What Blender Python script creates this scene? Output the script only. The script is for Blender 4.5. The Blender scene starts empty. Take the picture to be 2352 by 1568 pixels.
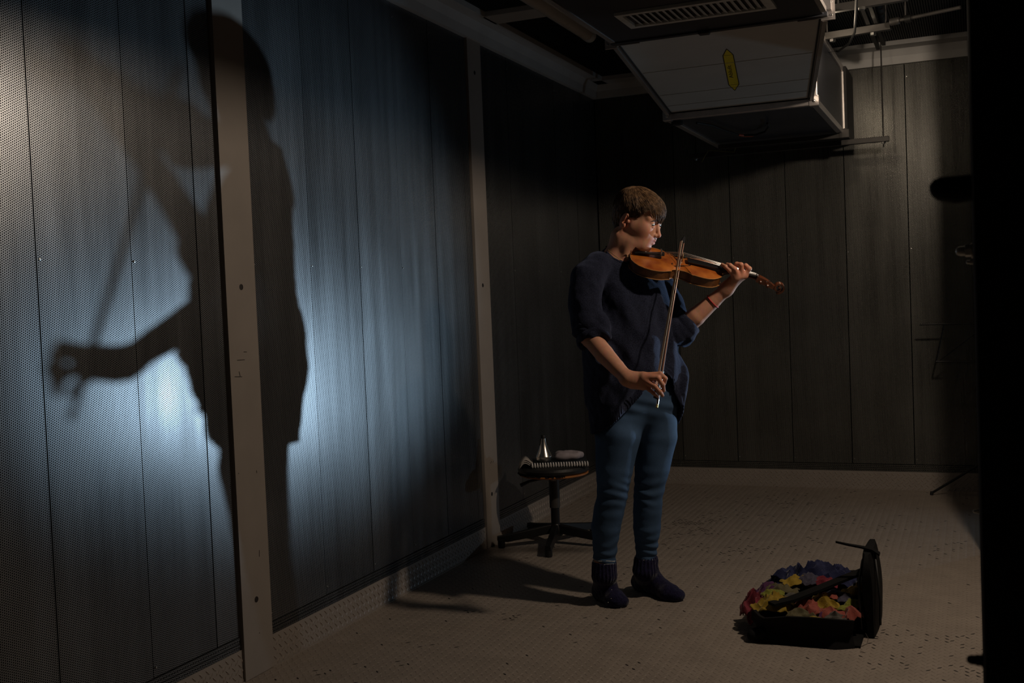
import bpy, bmesh, math, random
import numpy as np
from mathutils import Vector, Matrix, noise

S = bpy.context.scene
COL = S.collection
random.seed(7)
PI = math.pi

# ------------------------------------------------------------------ camera
CAM = Vector((2.283, 0.0, 1.24))
YAW, PITCH, ROLL, FPX = math.radians(22.923), math.radians(-2.15), math.radians(-2.355), 2512.5
W, H = 2352, 1568
FWD = Vector((-math.sin(YAW)*math.cos(PITCH), math.cos(YAW)*math.cos(PITCH), math.sin(PITCH)))
_r0 = Vector((math.cos(YAW), math.sin(YAW), 0)); _u0 = _r0.cross(FWD)
RGT = _r0*math.cos(ROLL) + _u0*math.sin(ROLL)
UPV = -_r0*math.sin(ROLL) + _u0*math.cos(ROLL)
cd = bpy.data.cameras.new('camera'); cam = bpy.data.objects.new('camera', cd); COL.objects.link(cam)
cd.sensor_width = 36.0; cd.lens = FPX/W*36.0; cd.clip_start = .05
cd.dof.use_dof = True; cd.dof.focus_distance = 4.3; cd.dof.aperture_fstop = 8.0
cam.matrix_world = Matrix(((RGT.x, UPV.x, -FWD.x, CAM.x), (RGT.y, UPV.y, -FWD.y, CAM.y), (RGT.z, UPV.z, -FWD.z, CAM.z), (0, 0, 0, 1)))
S.camera = cam
S.view_settings.view_transform = 'Standard'; S.view_settings.look = 'None'
S.view_settings.exposure = 0.0; S.view_settings.gamma = 1.0; S.view_settings.use_curve_mapping = False

def ray(px, py):
    return RGT*((px-W/2)/FPX) - UPV*((py-H/2)/FPX) + FWD
def onp(px, py, ax, val):                # point of a picture position on an axis-aligned plane of the room
    d = ray(px, py); return CAM + d*((val-CAM[ax])/d[ax])
def at(px, py, dd=0.0):                  # point at the player's distance, dd metres further
    return CAM + ray(px, py)*(4.37+dd)

# ------------------------------------------------------------------ world and lights
wd = bpy.data.worlds.new('world'); S.world = wd; wd.use_nodes = True
wd.node_tree.nodes['Background'].inputs[0].default_value = (.9, .85, .8, 1)
wd.node_tree.nodes['Background'].inputs[1].default_value = 0.0

def light(name, kind, loc, energy, color, radius, target=None, size=None, blend=None):
    l = bpy.data.lights.new(name, kind); l.energy = energy; l.color = color; l.shadow_soft_size = radius
    o = bpy.data.objects.new(name, l); COL.objects.link(o); o.location = loc
    if target is not None:
        o.rotation_euler = (Vector(target)-Vector(loc)).to_track_quat('-Z', 'Y').to_euler()
    if size: l.spot_size = math.radians(size); l.spot_blend = blend
    return o
BLUE = (3.13, 6.58, .594); WARM = (2.50, 3.90, 2.30); WARM2 = (1.66, 5.45, 2.43)
light('blue_spotlight', 'SPOT', BLUE, 310, (.56, .79, 1.0), .03, (0, 3.62, 1.50), 34, 1.0)
light('blue_spill', 'SPOT', BLUE, 14, (.60, .80, 1.0), .03, (0, 3.6, 1.8), 120, 1.0)
light('warm_lamp', 'POINT', WARM, 64, (1.0, .81, .63), .055)
light('warm_clip_lamp', 'POINT', WARM2, 3.3, (1.0, .80, .58), .03)

# ------------------------------------------------------------------ materials
def mat(name):
    m = bpy.data.materials.new(name); m.use_nodes = True
    return m, m.node_tree.nodes, m.node_tree.links, m.node_tree.nodes['Principled BSDF']
def plain(name, col, rough=.6, metal=0.0, var=.12, scale=30.0, bump=0.0, bscale=200.0, spec=.5, sheen=0.0, coat=0.0):
    m, n, l, b = mat(name)
    tc = n.new('ShaderNodeTexCoord')
    nz = n.new('ShaderNodeTexNoise'); nz.inputs['Scale'].default_value = scale; nz.inputs['Detail'].default_value = 4
    l.new(tc.outputs['Object'], nz.inputs['Vector'])
    mr = n.new('ShaderNodeMapRange'); mr.inputs['To Min'].default_value = 1-var; mr.inputs['To Max'].default_value = 1+var
    mr.inputs['From Min'].default_value = .3; mr.inputs['From Max'].default_value = .7
    l.new(nz.outputs['Fac'], mr.inputs['Value'])
    mx = n.new('ShaderNodeVectorMath'); mx.operation = 'SCALE'; mx.inputs[0].default_value = col[:3]
    l.new(mr.outputs['Result'], mx.inputs['Scale']); l.new(mx.outputs[0], b.inputs['Base Color'])
    b.inputs['Roughness'].default_value = rough; b.inputs['Metallic'].default_value = metal
    b.inputs['Specular IOR Level'].default_value = spec
    if sheen: b.inputs['Sheen Weight'].default_value = sheen; b.inputs['Sheen Roughness'].default_value = .4
    if coat: b.inputs['Coat Weight'].default_value = coat; b.inputs['Coat Roughness'].default_value = .12
    if bump:
        n2 = n.new('ShaderNodeTexNoise'); n2.inputs['Scale'].default_value = bscale; n2.inputs['Detail'].default_value = 3
        l.new(tc.outputs['Object'], n2.inputs['Vector'])
        bp = n.new('ShaderNodeBump'); bp.inputs['Strength'].default_value = bump; bp.inputs['Distance'].default_value = .002
        l.new(n2.outputs['Fac'], bp.inputs['Height']); l.new(bp.outputs['Normal'], b.inputs['Normal'])
    return m

def perforated(name, axis, base=(.27, .28, .29), rough=.32, met=.85, a=.0062, bz=.0065, rad=.0023):
    """sheet metal with a staggered pattern of round holes; axis = horizontal axis of the sheet"""
    m, n, l, b = mat(name)
    geo = n.new('ShaderNodeNewGeometry'); sep = n.new('ShaderNodeSeparateXYZ'); l.new(geo.outputs['Position'], sep.inputs[0])
    U = sep.outputs[axis]; V = sep.outputs[2] if axis != 2 else sep.outputs[1]
    def mth(op, x, y=None, z=None):
        q = n.new('ShaderNodeMath'); q.operation = op
        for i, v in enumerate((x, y, z)):
            if v is None: continue
            if isinstance(v, (int, float)): q.inputs[i].default_value = v
            else: l.new(v, q.inputs[i])
        return q.outputs[0]
    def cell(u, per, off):
        t = mth('FRACT', mth('MULTIPLY_ADD', u, 1/per, off)); return mth('MULTIPLY', mth('SUBTRACT', t, .5), per)
    def dist(o1, o2):
        x = cell(U, 2*a, o1); y = cell(V, bz, o2); return mth('ADD', mth('MULTIPLY', x, x), mth('MULTIPLY', y, y))
    d2 = mth('MINIMUM', dist(.5, .5), dist(0, 0)); d = mth('SQRT', d2)
    hole = n.new('ShaderNodeMapRange'); hole.inputs['From Min'].default_value = rad*.8; hole.inputs['From Max'].default_value = rad*1.1
    l.new(d, hole.inputs['Value'])
    tc = n.new('ShaderNodeTexCoord'); mp = n.new('ShaderNodeMapping'); mp.inputs['Scale'].default_value = (14, 14, .8)
    l.new(geo.outputs['Position'], mp.inputs[0])
    st = n.new('ShaderNodeTexNoise'); st.inputs['Scale'].default_value = 1.0; st.inputs['Detail'].default_value = 5; st.inputs['Roughness'].default_value = .6
    l.new(mp.outputs[0], st.inputs['Vector'])
    bl = n.new('ShaderNodeTexNoise'); bl.inputs['Scale'].default_value = 2.2; bl.inputs['Detail'].default_value = 3
    l.new(geo.outputs['Position'], bl.inputs['Vector'])
    var = mth('ADD', mth('MULTIPLY', st.outputs['Fac'], .55), mth('MULTIPLY', bl.outputs['Fac'], .75))       # ~.75
    oi = n.new('ShaderNodeObjectInfo')
    var = mth('MULTIPLY', mth('ADD', var, .25), mth('MULTIPLY_ADD', oi.outputs['Random'], .25, .88))
    sc = n.new('ShaderNodeVectorMath'); sc.operation = 'SCALE'; sc.inputs[0].default_value = base
    l.new(mth('MULTIPLY', var, hole.outputs['Result']), sc.inputs['Scale'])
    l.new(sc.outputs[0], b.inputs['Base Color'])
    l.new(mth('MULTIPLY', hole.outputs['Result'], met), b.inputs['Metallic'])
    l.new(mth('MULTIPLY', hole.outputs['Result'], .5), b.inputs['Specular IOR Level'])
    rr = n.new('ShaderNodeMapRange'); rr.inputs['From Min'].default_value = .3; rr.inputs['From Max'].default_value = .7
    rr.inputs['To Min'].default_value = rough-.03; rr.inputs['To Max'].default_value = rough+.05
    l.new(st.outputs['Fac'], rr.inputs['Value']); l.new(rr.outputs['Result'], b.inputs['Roughness'])
    bp = n.new('ShaderNodeBump'); bp.inputs['Strength'].default_value = .12; bp.inputs['Distance'].default_value = .004
    l.new(bl.outputs['Fac'], bp.inputs['Height']); l.new(bp.outputs['Normal'], b.inputs['Normal'])
    return m

M = {}
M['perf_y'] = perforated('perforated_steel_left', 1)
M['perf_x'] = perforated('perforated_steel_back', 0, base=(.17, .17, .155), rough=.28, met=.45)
M['perf_dark'] = perforated('perforated_ceiling', 0, base=(.04, .04, .04), rough=.6)
M['black'] = plain('black_backing', (.006, .006, .006), .8)
M['beige'] = plain('beige_painted_steel', (.30, .265, .235), .5, bump=.15, bscale=60, var=.06, scale=6)
M['cornice'] = plain('beige_painted_cornice', (.46, .46, .45), .55, var=.08, scale=5)
M['floor'] = plain('worn_beige_floor_paint', (.30, .255, .215), .42, bump=.25, bscale=90, var=.10, scale=9)
M['tread'] = plain('tread_paint', (.33, .28, .24), .33, var=.08)
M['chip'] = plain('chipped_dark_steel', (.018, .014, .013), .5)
M['bolt'] = plain('zinc_bolt', (.6, .6, .58), .28, 1.0)
M['nut'] = plain('bright_nut', (.75, .74, .70), .3, .35)
M['alu'] = plain('aluminium_profile', (.62, .58, .56), .35, .9, var=.08)
M['galv'] = plain('galvanised_sheet', (.05, .047, .044), .5, .5, var=.2, scale=12)
M['duct_dark'] = plain('dark_lacquered_sheet', (.035, .037, .045), .42, .2, var=.2, scale=4)
M['duct_grey'] = plain('grey_beige_lacquer', (.42, .425, .40), .5, 0, var=.06, scale=5)
M['grille'] = plain('pale_grille_steel', (.62, .64, .62), .45, .3)
M['rubber'] = plain('black_rubber', (.006, .006, .006), .6)
M['blackmetal'] = plain('black_metal', (.012, .012, .012), .42, .3)
M['door'] = plain('matt_black_door', (.006, .006, .006), .7)

# ------------------------------------------------------------------ mesh helpers
class MB:
    def __init__(s): s.v = []; s.f = []; s.m = []
    def add(s, vs, fs, mi=0):
        o = len(s.v); s.v += [tuple(v) for v in vs]; s.f += [tuple(i+o for i in f) for f in fs]; s.m += [mi]*len(fs); return s
    def box(s, x0, y0, z0, x1, y1, z1, mi=0, bev=0):
        if bev:
            b = bev; vs = []; 
            for z, e in ((z0, b), (z0+b, 0), (z1-b, 0), (z1, b)):
                vs += [(x0+e, y0+e+0*b, z), (x1-e, y0+e, z), (x1-e, y1-e, z), (x0+e, y1-e, z)]
            fs = [(3, 2, 1, 0), (12, 13, 14, 15)]
            for k in range(3):
                for i in range(4):
                    j = (i+1) % 4; fs.append((4*k+i, 4*k+j, 4*k+4+j, 4*k+4+i))
            return s.add(vs, fs, mi)
        return s.add([(x0, y0, z0), (x1, y0, z0), (x1, y1, z0), (x0, y1, z0), (x0, y0, z1), (x1, y0, z1), (x1, y1, z1), (x0, y1, z1)],
                     [(3, 2, 1, 0), (4, 5, 6, 7), (0, 1, 5, 4), (1, 2, 6, 5), (2, 3, 7, 6), (3, 0, 4, 7)], mi)
    def bar(s, a, b, w, h=None, up=(0, 0, 1), mi=0):
        a = Vector(a); b = Vector(b); h = h or w; d = (b-a).normalized(); sd = d.cross(Vector(up))
        if sd.length < 1e-4: sd = d.cross(Vector((1, 0, 0)))
        sd.normalize(); u = sd.cross(d)
        vs = [p + sd*(w/2*i) + u*(h/2*j) for p in (a, b) for i, j in ((-1, -1), (1, -1), (1, 1), (-1, 1))]
        return s.add(vs, [(3, 2, 1, 0), (4, 5, 6, 7), (0, 1, 5, 4), (1, 2, 6, 5), (2, 3, 7, 6), (3, 0, 4, 7)], mi)
    def tube(s, pts, r, n=10, mi=0, cap=True, closed=False):
        pts = [Vector(p) for p in pts]; k = len(pts)
        rs = list(r) if hasattr(r, '__len__') else [r]*k
        ring0 = None; base = len(s.v); ref = None; vs = []
        for i, p in enumerate(pts):
            if closed: d = pts[(i+1) % k]-pts[i-1]
            else: d = pts[min(i+1, k-1)]-pts[max(i-1, 0)]
            d.normalize()
            if ref is None:
                ref = d.cross(Vector((0, 0, 1)))
                if ref.length < .05: ref = d.cross(Vector((1, 0, 0)))
            ref = (ref - d*ref.dot(d)).normalized(); w = d.cross(ref)
            for j in range(n):
                t = 2*PI*j/n; vs.append(p + (ref*math.cos(t)+w*math.sin(t))*rs[i])
        fs = []
        for i in range(k if closed else k-1):
            for j in range(n):
                i2 = (i+1) % k; fs.append((i*n+j, i*n+(j+1) % n, i2*n+(j+1) % n, i2*n+j))
        if cap and not closed: fs += [tuple(range(n-1, -1, -1)), tuple((k-1)*n+j for j in range(n))]
        return s.add(vs, fs, mi)
    def lathe(s, prof, c, axis=(0, 0, 1), n=32, mi=0):
        """prof: list of (radius, height)"""
        ax = Vector(axis).normalized(); q = ax.orthogonal().normalized(); w = ax.cross(q); c = Vector(c); vs = []
        for r, h in prof:
            for j in range(n):
                t = 2*PI*j/n; vs.append(c + ax*h + (q*math.cos(t)+w*math.sin(t))*max(r, 1e-5))
        fs = [(i*n+j, i*n+(j+1) % n, (i+1)*n+(j+1) % n, (i+1)*n+j) for i in range(len(prof)-1) for j in range(n)]
        fs += [tuple(range(n-1, -1, -1)), tuple((len(prof)-1)*n+j for j in range(n))]
        return s.add(vs, fs, mi)
    def build(s, name, mats, parent=None, smooth=False, loc=None, bevel=0):
        me = bpy.data.meshes.new(name); 
        V = s.v
        if loc is not None: V = [(v[0]-loc[0], v[1]-loc[1], v[2]-loc[2]) for v in V]
        me.from_pydata(V, [], s.f); me.update()
        for m_ in (mats if isinstance(mats, (list, tuple)) else [mats]): me.materials.append(M[m_] if isinstance(m_, str) else m_)
        if any(s.m): me.polygons.foreach_set('material_index', s.m)
        bm = bmesh.new(); bm.from_mesh(me); bmesh.ops.recalc_face_normals(bm, faces=bm.faces); bm.to_mesh(me); bm.free()
        if smooth:
            me.polygons.foreach_set('use_smooth', [True]*len(me.polygons)); me.set_sharp_from_angle(angle=math.radians(40))
        o = bpy.data.objects.new(name, me); COL.objects.link(o)
        if loc is not None: o.location = loc
        if bevel:
            md = o.modifiers.new('bevel', 'BEVEL'); md.width = bevel; md.segments = 2; md.limit_method = 'ANGLE'
        if parent is not None: setparent(o, parent)
        return o
def setparent(o, p):
    o.parent = p; o.matrix_parent_inverse = p.matrix_world.inverted() if p.type != 'EMPTY' else Matrix.Translation(p.location).inverted()
def tag(o, label=None, cat=None, group=None, kind=None):
    if label: o['label'] = label
    if cat: o['category'] = cat
    if group: o['group'] = group
    if kind: o['kind'] = kind
    return o
def thing(name, loc, label, cat, group=None):
    o = bpy.data.objects.new(name, None); COL.objects.link(o); o.location = loc; o.empty_display_size = .05
    tag(o, label, cat, group); return o
def copy_tree(o, parent=None):
    c = o.copy(); COL.objects.link(c)
    if parent is not None: c.parent = parent
    for ch in list(o.children): copy_tree(ch, c)
    return c

# ------------------------------------------------------------------ the room
D = 6.956; ZC = 2.64; ZT = 2.544; ZK = .11; XR = 3.75; YF = -1.2

fl = MB().box(-.05, YF, -.06, XR, D+.05, 0).build('floor', 'floor'); tag(fl, 'beige painted steel tread plate floor with dark chips', kind='structure')
def lozenges(nu, nv, fn, uoff=0, voff=0, pitch=.033, L=.0115, w=.0042, h=.0016):
    """fn(u, v, height) -> point; returns a mesh builder of raised tear-drop treads"""
    mb = MB(); q = math.sqrt(.5); Vv = []; Ff = []; Mi = []
    for i in range(nu):
        for j in range(nv):
            for t in (0, 1):
                u = uoff + (i+.5*t)*pitch; v = voff + (j+.5*t)*pitch
                yield u, v, t
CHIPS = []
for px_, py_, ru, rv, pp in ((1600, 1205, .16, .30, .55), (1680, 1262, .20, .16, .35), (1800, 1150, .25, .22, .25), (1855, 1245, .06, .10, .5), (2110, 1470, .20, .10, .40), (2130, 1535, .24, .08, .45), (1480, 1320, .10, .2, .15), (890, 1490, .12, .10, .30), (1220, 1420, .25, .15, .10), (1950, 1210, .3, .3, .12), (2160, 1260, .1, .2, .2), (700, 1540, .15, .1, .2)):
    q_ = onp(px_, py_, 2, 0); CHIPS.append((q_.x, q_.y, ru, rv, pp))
def tread_mesh(name, parent, us, vs, fn, chips=False, pitch=.033, L=.012, w=.0042, h=.0013):
    q = math.sqrt(.5); V = []; F = []; Mi = []
    nu = int((us[1]-us[0])/pitch); nv = int((vs[1]-vs[0])/pitch)
    rnd = random.Random(3)
    for i in range(nu):
        for j in range(nv):
            for t in (0, 1):
                u = us[0]+.010+(i+.5*t)*pitch; v = vs[0]+.010+(j+.5*t)*pitch
                dx, dy = (q, q) if t == 0 else (q, -q)
                o = len(V)
                for a, b_, hh in ((-L, 0, 0), (0, -w, 0), (L, 0, 0), (0, w, 0), (-L*.55, 0, h), (L*.55, 0, h)):
                    V.append(fn(u+dx*a-dy*b_, v+dy*a+dx*b_, hh))
                F += [(o, o+1, o+5, o+4), (o+1, o+2, o+5), (o+2, o+3, o+4, o+5), (o+3, o, o+4)]
                mi = 0
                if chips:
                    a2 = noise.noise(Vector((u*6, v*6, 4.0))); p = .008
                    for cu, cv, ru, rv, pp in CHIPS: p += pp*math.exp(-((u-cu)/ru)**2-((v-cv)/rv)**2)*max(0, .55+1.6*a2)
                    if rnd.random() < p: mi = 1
                Mi += [mi]*4
    me = bpy.data.meshes.new(name); me.from_pydata(V, [], F); me.materials.append(M['tread']); me.materials.append(M['chip'])
    me.polygons.foreach_set('material_index', Mi); me.update()
    o = bpy.data.objects.new(name, me); COL.objects.link(o); setparent(o, parent); o['kind'] = 'stuff'; return o
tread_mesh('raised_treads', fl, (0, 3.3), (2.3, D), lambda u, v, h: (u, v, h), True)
# worn rust patches between the treads
m_, n_, l_, b_ = None, M['floor'].node_tree.nodes, M['floor'].node_tree.links, M['floor'].node_tree.nodes['Principled BSDF']

# walls: dark backing with perforated panels hung on it
wl = MB().box(-.12, YF, 0, -.03, D, ZC).build('wall_left', 'black'); tag(wl, 'left wall of perforated grey steel panels', kind='structure')
wb = MB().box(0-.12, D+.03, 0, XR, D+.12, ZC).build('wall_back', 'black'); tag(wb, 'back wall of dark perforated steel panels', kind='structure')
wr = MB().box(XR, YF, 0, XR+.1, D, ZC).build('wall_right', 'black'); tag(wr, 'dark right wall', kind='structure')
wf = MB().box(0, YF-.1, 0, XR, YF, ZC).build('wall_front', 'black'); tag(wf, 'dark wall behind the viewer', kind='structure')

def panel(parent, side, a, b, dz=0.0):
    g = .0022
    if side == 'left':
        mb = MB().box(-.03, a+g, ZK+.045, 0+dz, b-g, ZT, bev=.0015)
        p = mb.build('wall_panel', 'perf_y', parent)
    else:
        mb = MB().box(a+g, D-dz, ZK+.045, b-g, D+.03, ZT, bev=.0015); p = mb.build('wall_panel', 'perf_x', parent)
    return p
def screw(panel_, side, u, z):
    c = (0.0, u, z) if side == 'left' else (u, D, z); ax = (1, 0, 0) if side == 'left' else (0, -1, 0)
    MB().lathe([(.0036, 0), (.0036, .0012), (.0029, .0024), (.0012, .0026), (.0011, .0018)], c, ax, 12).build('screw', 'bolt', panel_, True)
LS = [.408, .764, 1.120, 1.476, 1.832, 2.188, 2.544, 2.845, 2.957]
first = [(LS[i], LS[i+1]) for i in range(len(LS)-1)]
second = [(3.131, 3.491), (3.491, 3.850), (3.850, 4.202), (4.202, 4.545), (4.545, 4.885), (4.885, 4.950)]
third = [(5.116, 5.467), (5.467, 5.829), (5.829, 6.187), (6.187, 6.545), (6.545, D-.004)]
rr_ = random.Random(5)
for grp in (first, second, third):
    for a, b in grp:
        p = panel(wl, 'left', a, b, rr_.uniform(-.0012, .0012))
        if b-a > .2:
            for z in (1.40, 2.47, .185):
                screw(p, 'left', a+.012, z+(.012 if z > 2 else 0))
BX = [.003, .522, .876, 1.223, 1.577, 1.937, 2.292, 2.646, 3.0, 3.354, XR]
for a, b in zip(BX, BX[1:]):
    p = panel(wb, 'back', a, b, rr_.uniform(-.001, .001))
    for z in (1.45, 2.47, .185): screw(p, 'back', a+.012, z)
# ribbed perforated bottom rail under the panels
def rail(name, parent, side, a, b):
    mb = MB()
    for k in range(4):
        z0 = ZK+.001+k*.011
        if side == 'left': mb.box(-.02, a, z0, .001+.0012*(k % 2), b, z0+.0085)
        else: mb.box(a, D-.001-.0012*(k % 2), z0, b, D+.02, z0+.0085)
    o = mb.build(name, 'perf_y' if side == 'left' else 'perf_x', parent); return o
rail('bottom_rail', wl, 'left', YF+.01, 2.957); rail('bottom_rail', wl, 'left', 3.131, 4.95); rail('bottom_rail', wl, 'left', 5.116, D-.004)
rail('bottom_rail', wb, 'back', .003, XR-.002)

# columns
def column(name, y0, y1, label):
    c = MB().box(-.03, y0, 0, .012, y1, ZT+.02, bev=.003).build(name, 'beige'); tag(c, label, kind='structure')
    return c
c1 = column('trim_1', 2.967, 3.128, 'beige painted steel column crossed by the head shadow')
c2 = column('trim_2', 4.953, 5.112, 'beige painted steel column left of the stool')
def hole(parent, y, z, r=.009):
    MB().lathe([(r*1.15, 0), (r*1.15, .0006), (r, .0008), (r*.98, .0003)], (.012, y, z), (1, 0, 0), 16).build('bolt_hole', 'chip', parent, True)
for q in ((554, 659), (589, 1376)): w = onp(*q, 0, .012); hole(c1, w.y, w.z)
for q in ((1090, 167), (1109, 655), (1130, 1134)): w = onp(*q, 0, .012); hole(c2, w.y, w.z)
def scratch(parent, a, b, x=.0126):
    p = onp(*a, 0, x); q = onp(*b, 0, x); MB().bar(p, q, .0018, .0006, up=(1, 0, 0)).build('scratch', 'chip', parent)
for a, b in (((545, 827), (562, 826)), ((539, 865), (556, 865)), ((549, 853), (552, 864)), ((560, 808), (567, 808)), ((596, 1263), (596, 1278)), ((589, 1080), (590, 1086)), ((548, 1086), (549, 1088)), ((596, 1452), (597, 1454))): scratch(c1, a, b)
for a, b in (((1127, 1064), (1129, 1059)), ((1132, 1063), (1134, 1058))): scratch(c2, a, b)

# kick plates
k1 = MB().box(-.03, YF, 0, .003, D, ZK).build('baseboard_left', 'beige'); tag(k1, 'beige tread plate kick plate along the left wall', kind='structure')
k2 = MB().box(0.003, D-.003, 0, XR, D+.03, ZK).build('baseboard_back', 'beige'); tag(k2, 'beige tread plate kick plate along the back wall', kind='structure')
tread_mesh('raised_treads', k1, (1.9, D), (0, ZK), lambda u, v, h: (.003+h, u, v), L=.013, w=.0048, h=.0026)
tread_mesh('raised_treads', k2, (0, 3.3), (0, ZK), lambda u, v, h: (u, D-.003-h, v), L=.013, w=.0048, h=.0030)
MB().bar((0.003, YF, .0), (.003, D, .0), .012, .006).build('weld_bead', 'beige', k1)

# ceiling
ce = MB().box(0, YF, ZC+.03, XR, D, ZC+.1).build('ceiling', 'black'); tag(ce, 'dark ceiling between beige beams', kind='structure')
beams = [(-.6, -.44), (.98, 1.14), (2.967, 3.128), (4.953, 5.112)]
xs = [.115, 1.3, 2.5, XR-.02]
ys = [YF] + [v for b in beams for v in b][0:] + [D-.17]
for i in range(len(xs)-1):
    for (a, b) in ((-.43, .97), (1.15, 2.96), (3.135, 4.946), (5.12, D-.178)):
        MB().box(xs[i]+.004, a, ZC+.012, xs[i+1]-.004, b, ZC+.03, bev=.002).build('ceiling_panel', 'perf_dark', ce)
for k, (a, b) in enumerate(beams):
    t = MB().box(.1, a, ZC-.012, XR, b, ZC+.03, bev=.003).build('trim_%d' % (k+3), 'cornice'); tag(t, 'beige ceiling beam', kind='structure')
t = MB().add([(-.03, YF, ZT), (.026, YF, ZT), (.030, YF, ZT+.045), (.05, YF, ZC-.012), (.115, YF, ZC-.012), (.115, YF, ZC+.03), (-.03, YF, ZC+.03),
              (-.03, D, ZT), (.026, D, ZT), (.030, D, ZT+.045), (.05, D, ZC-.012), (.115, D, ZC-.012), (.115, D, ZC+.03), (-.03, D, ZC+.03)],
             [(i, (i+1) % 7, (i+1) % 7+7, i+7) for i in range(7)] + [tuple(range(6, -1, -1)), tuple(range(7, 14))]).build('trim_7', 'cornice')
tag(t, 'beige cornice along the top of the left wall', kind='structure')
t = MB().add([(.03, D+.03, ZT), (.03, D-.026, ZT), (.03, D-.030, ZT+.045), (.03, D-.05, ZC-.012), (.03, D-.17, ZC-.012), (.03, D-.17, ZC+.03), (.03, D+.03, ZC+.03),
              (XR, D+.03, ZT), (XR, D-.026, ZT), (XR, D-.030, ZT+.045), (XR, D-.05, ZC-.012), (XR, D-.17, ZC-.012), (XR, D-.17, ZC+.03), (XR, D+.03, ZC+.03)],
             [(i, (i+1) % 7, (i+1) % 7+7, i+7) for i in range(7)] + [tuple(range(6, -1, -1)), tuple(range(7, 14))]).build('trim_8', 'cornice')
tag(t, 'beige cornice along the top of the back wall', kind='structure')

# black door leaf standing open beside the viewer
dr = MB().box(2.2840, .80, .02, 2.345, 2.35, 2.5, bev=.004).build('door_1', 'door'); tag(dr, 'matt black door leaf standing open at the right edge', kind='structure')
def leafbolt(px, py, y, s, mats='nut', name='dome_nut'):
    p = onp(px, py, 1, y); x = 2.284; c = (x, y, p.z)
    mb = MB().lathe([(1.25*s, 0), (1.25*s, .25*s)], c, (-1, 0, 0), 20)
    mb.lathe([(1.0*s, .25*s), (1.05*s, .3*s), (1.05*s, 1.1*s), (.95*s, 1.2*s)], c, (-1, 0, 0), 6)
    mb.lathe([(.82*s, 1.2*s), (.82*s, 1.9*s), (.7*s, 2.3*s), (.45*s, 2.6*s), (.05*s, 2.7*s)], c, (-1, 0, 0), 20)
    mb.build(name, mats, dr, True)
leafbolt(2215, 576, 1.9, .0095); leafbolt(2218, 602, 2.2, .0045); leafbolt(2240, 1174, 2.2, .0042)
leafbolt(2250, 1516, 1.25, .0062, 'rubber', 'door_buffer')
# blurred black handle on the leaf
hc = onp(2212, 432, 1, 1.12); hz_ = hc.z
MB().tube([(2.285, 1.12, hz_), (2.270, 1.12, hz_-.001), (2.256, 1.12, hz_+.001), (2.250, 1.12, hz_+.002), (2.247, 1.12, hz_+.002)], [.0125, .0135, .0115, .0080, .003], 16).build('door_handle', 'door', dr, True)
# unseen panel added to keep the lamp off the far right corner
sw = MB().box(2.305, 5.30, 0, XR-.002, 5.38, ZC-.014).build('light_blocker', 'black'); tag(sw, 'unseen dark panel added to block lamp light behind the open door', kind='structure')

# ------------------------------------------------------------------ ventilation unit
vu = thing('ventilation_unit', (1.43, 4.6, 2.2), 'grey ventilation unit with tapered hood hanging from the ceiling', 'ventilation unit')
nx0, nx1, ny0, ny1, nz = 1.03, 1.83, 3.02, 4.07, 2.20
MB().box(nx0+.012, ny0, nz+.006, nx1-.012, ny1-.012, ZC-.015).build('intake_box', 'duct_dark', vu, bevel=.003)
for y in (ny0, ny1-.02): MB().bar((nx0, y+.01, nz+.012), (nx1, y+.01, nz+.012), .024).build('cross_frame_bar', 'duct_dark', vu)
MB().bar((nx0+.01, ny0, nz+.012), (nx0+.01, ny1, nz+.012), .018).build('frame_bar', 'alu', vu)
MB().bar((nx1-.006, ny0, nz+.012), (nx1-.006, ny1-.06, nz+.012), .018).build('frame_bar', 'alu', vu)
MB().bar((nx1-.004, ny1-.01, nz+.02), (nx1-.004, ny1-.01, ZC-.014), .036).build('corner_post', 'alu', vu)
def cornerplate(x, y, z, sx, name='corner_plate'):
    mb = MB().box(x-.018, y-.003, z-.012, x+.030, y+.003, z+.062, bev=.001)
    mb.box(x-.10*(sx > 0), y-.004, z-.004, x+.10*(sx < 0)+.02, y+.002, z+.022)
    o = mb.build(name, 'alu', vu)
    for dx, dz in ((-.006, .005), (.018, .005), (.018, .05), (-.06*sx, .009), (-.085*sx, .009)):
        MB().lathe([(.0042, 0), (.0042, .002), (.0028, .003)], (x+dx, y-.003, z+dz), (0, -1, 0), 10).build('rivet', 'bolt', o, True)
    return o
cornerplate(nx1-.005, ny1+.004, nz, 1); o_ = cornerplate(nx0-.012, ny1+.004, nz, -1)
ux0, ux1, uy0, uy1, uz0, uz1 = .89, 1.63, 5.35, 6.60, 2.10, 2.50
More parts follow.
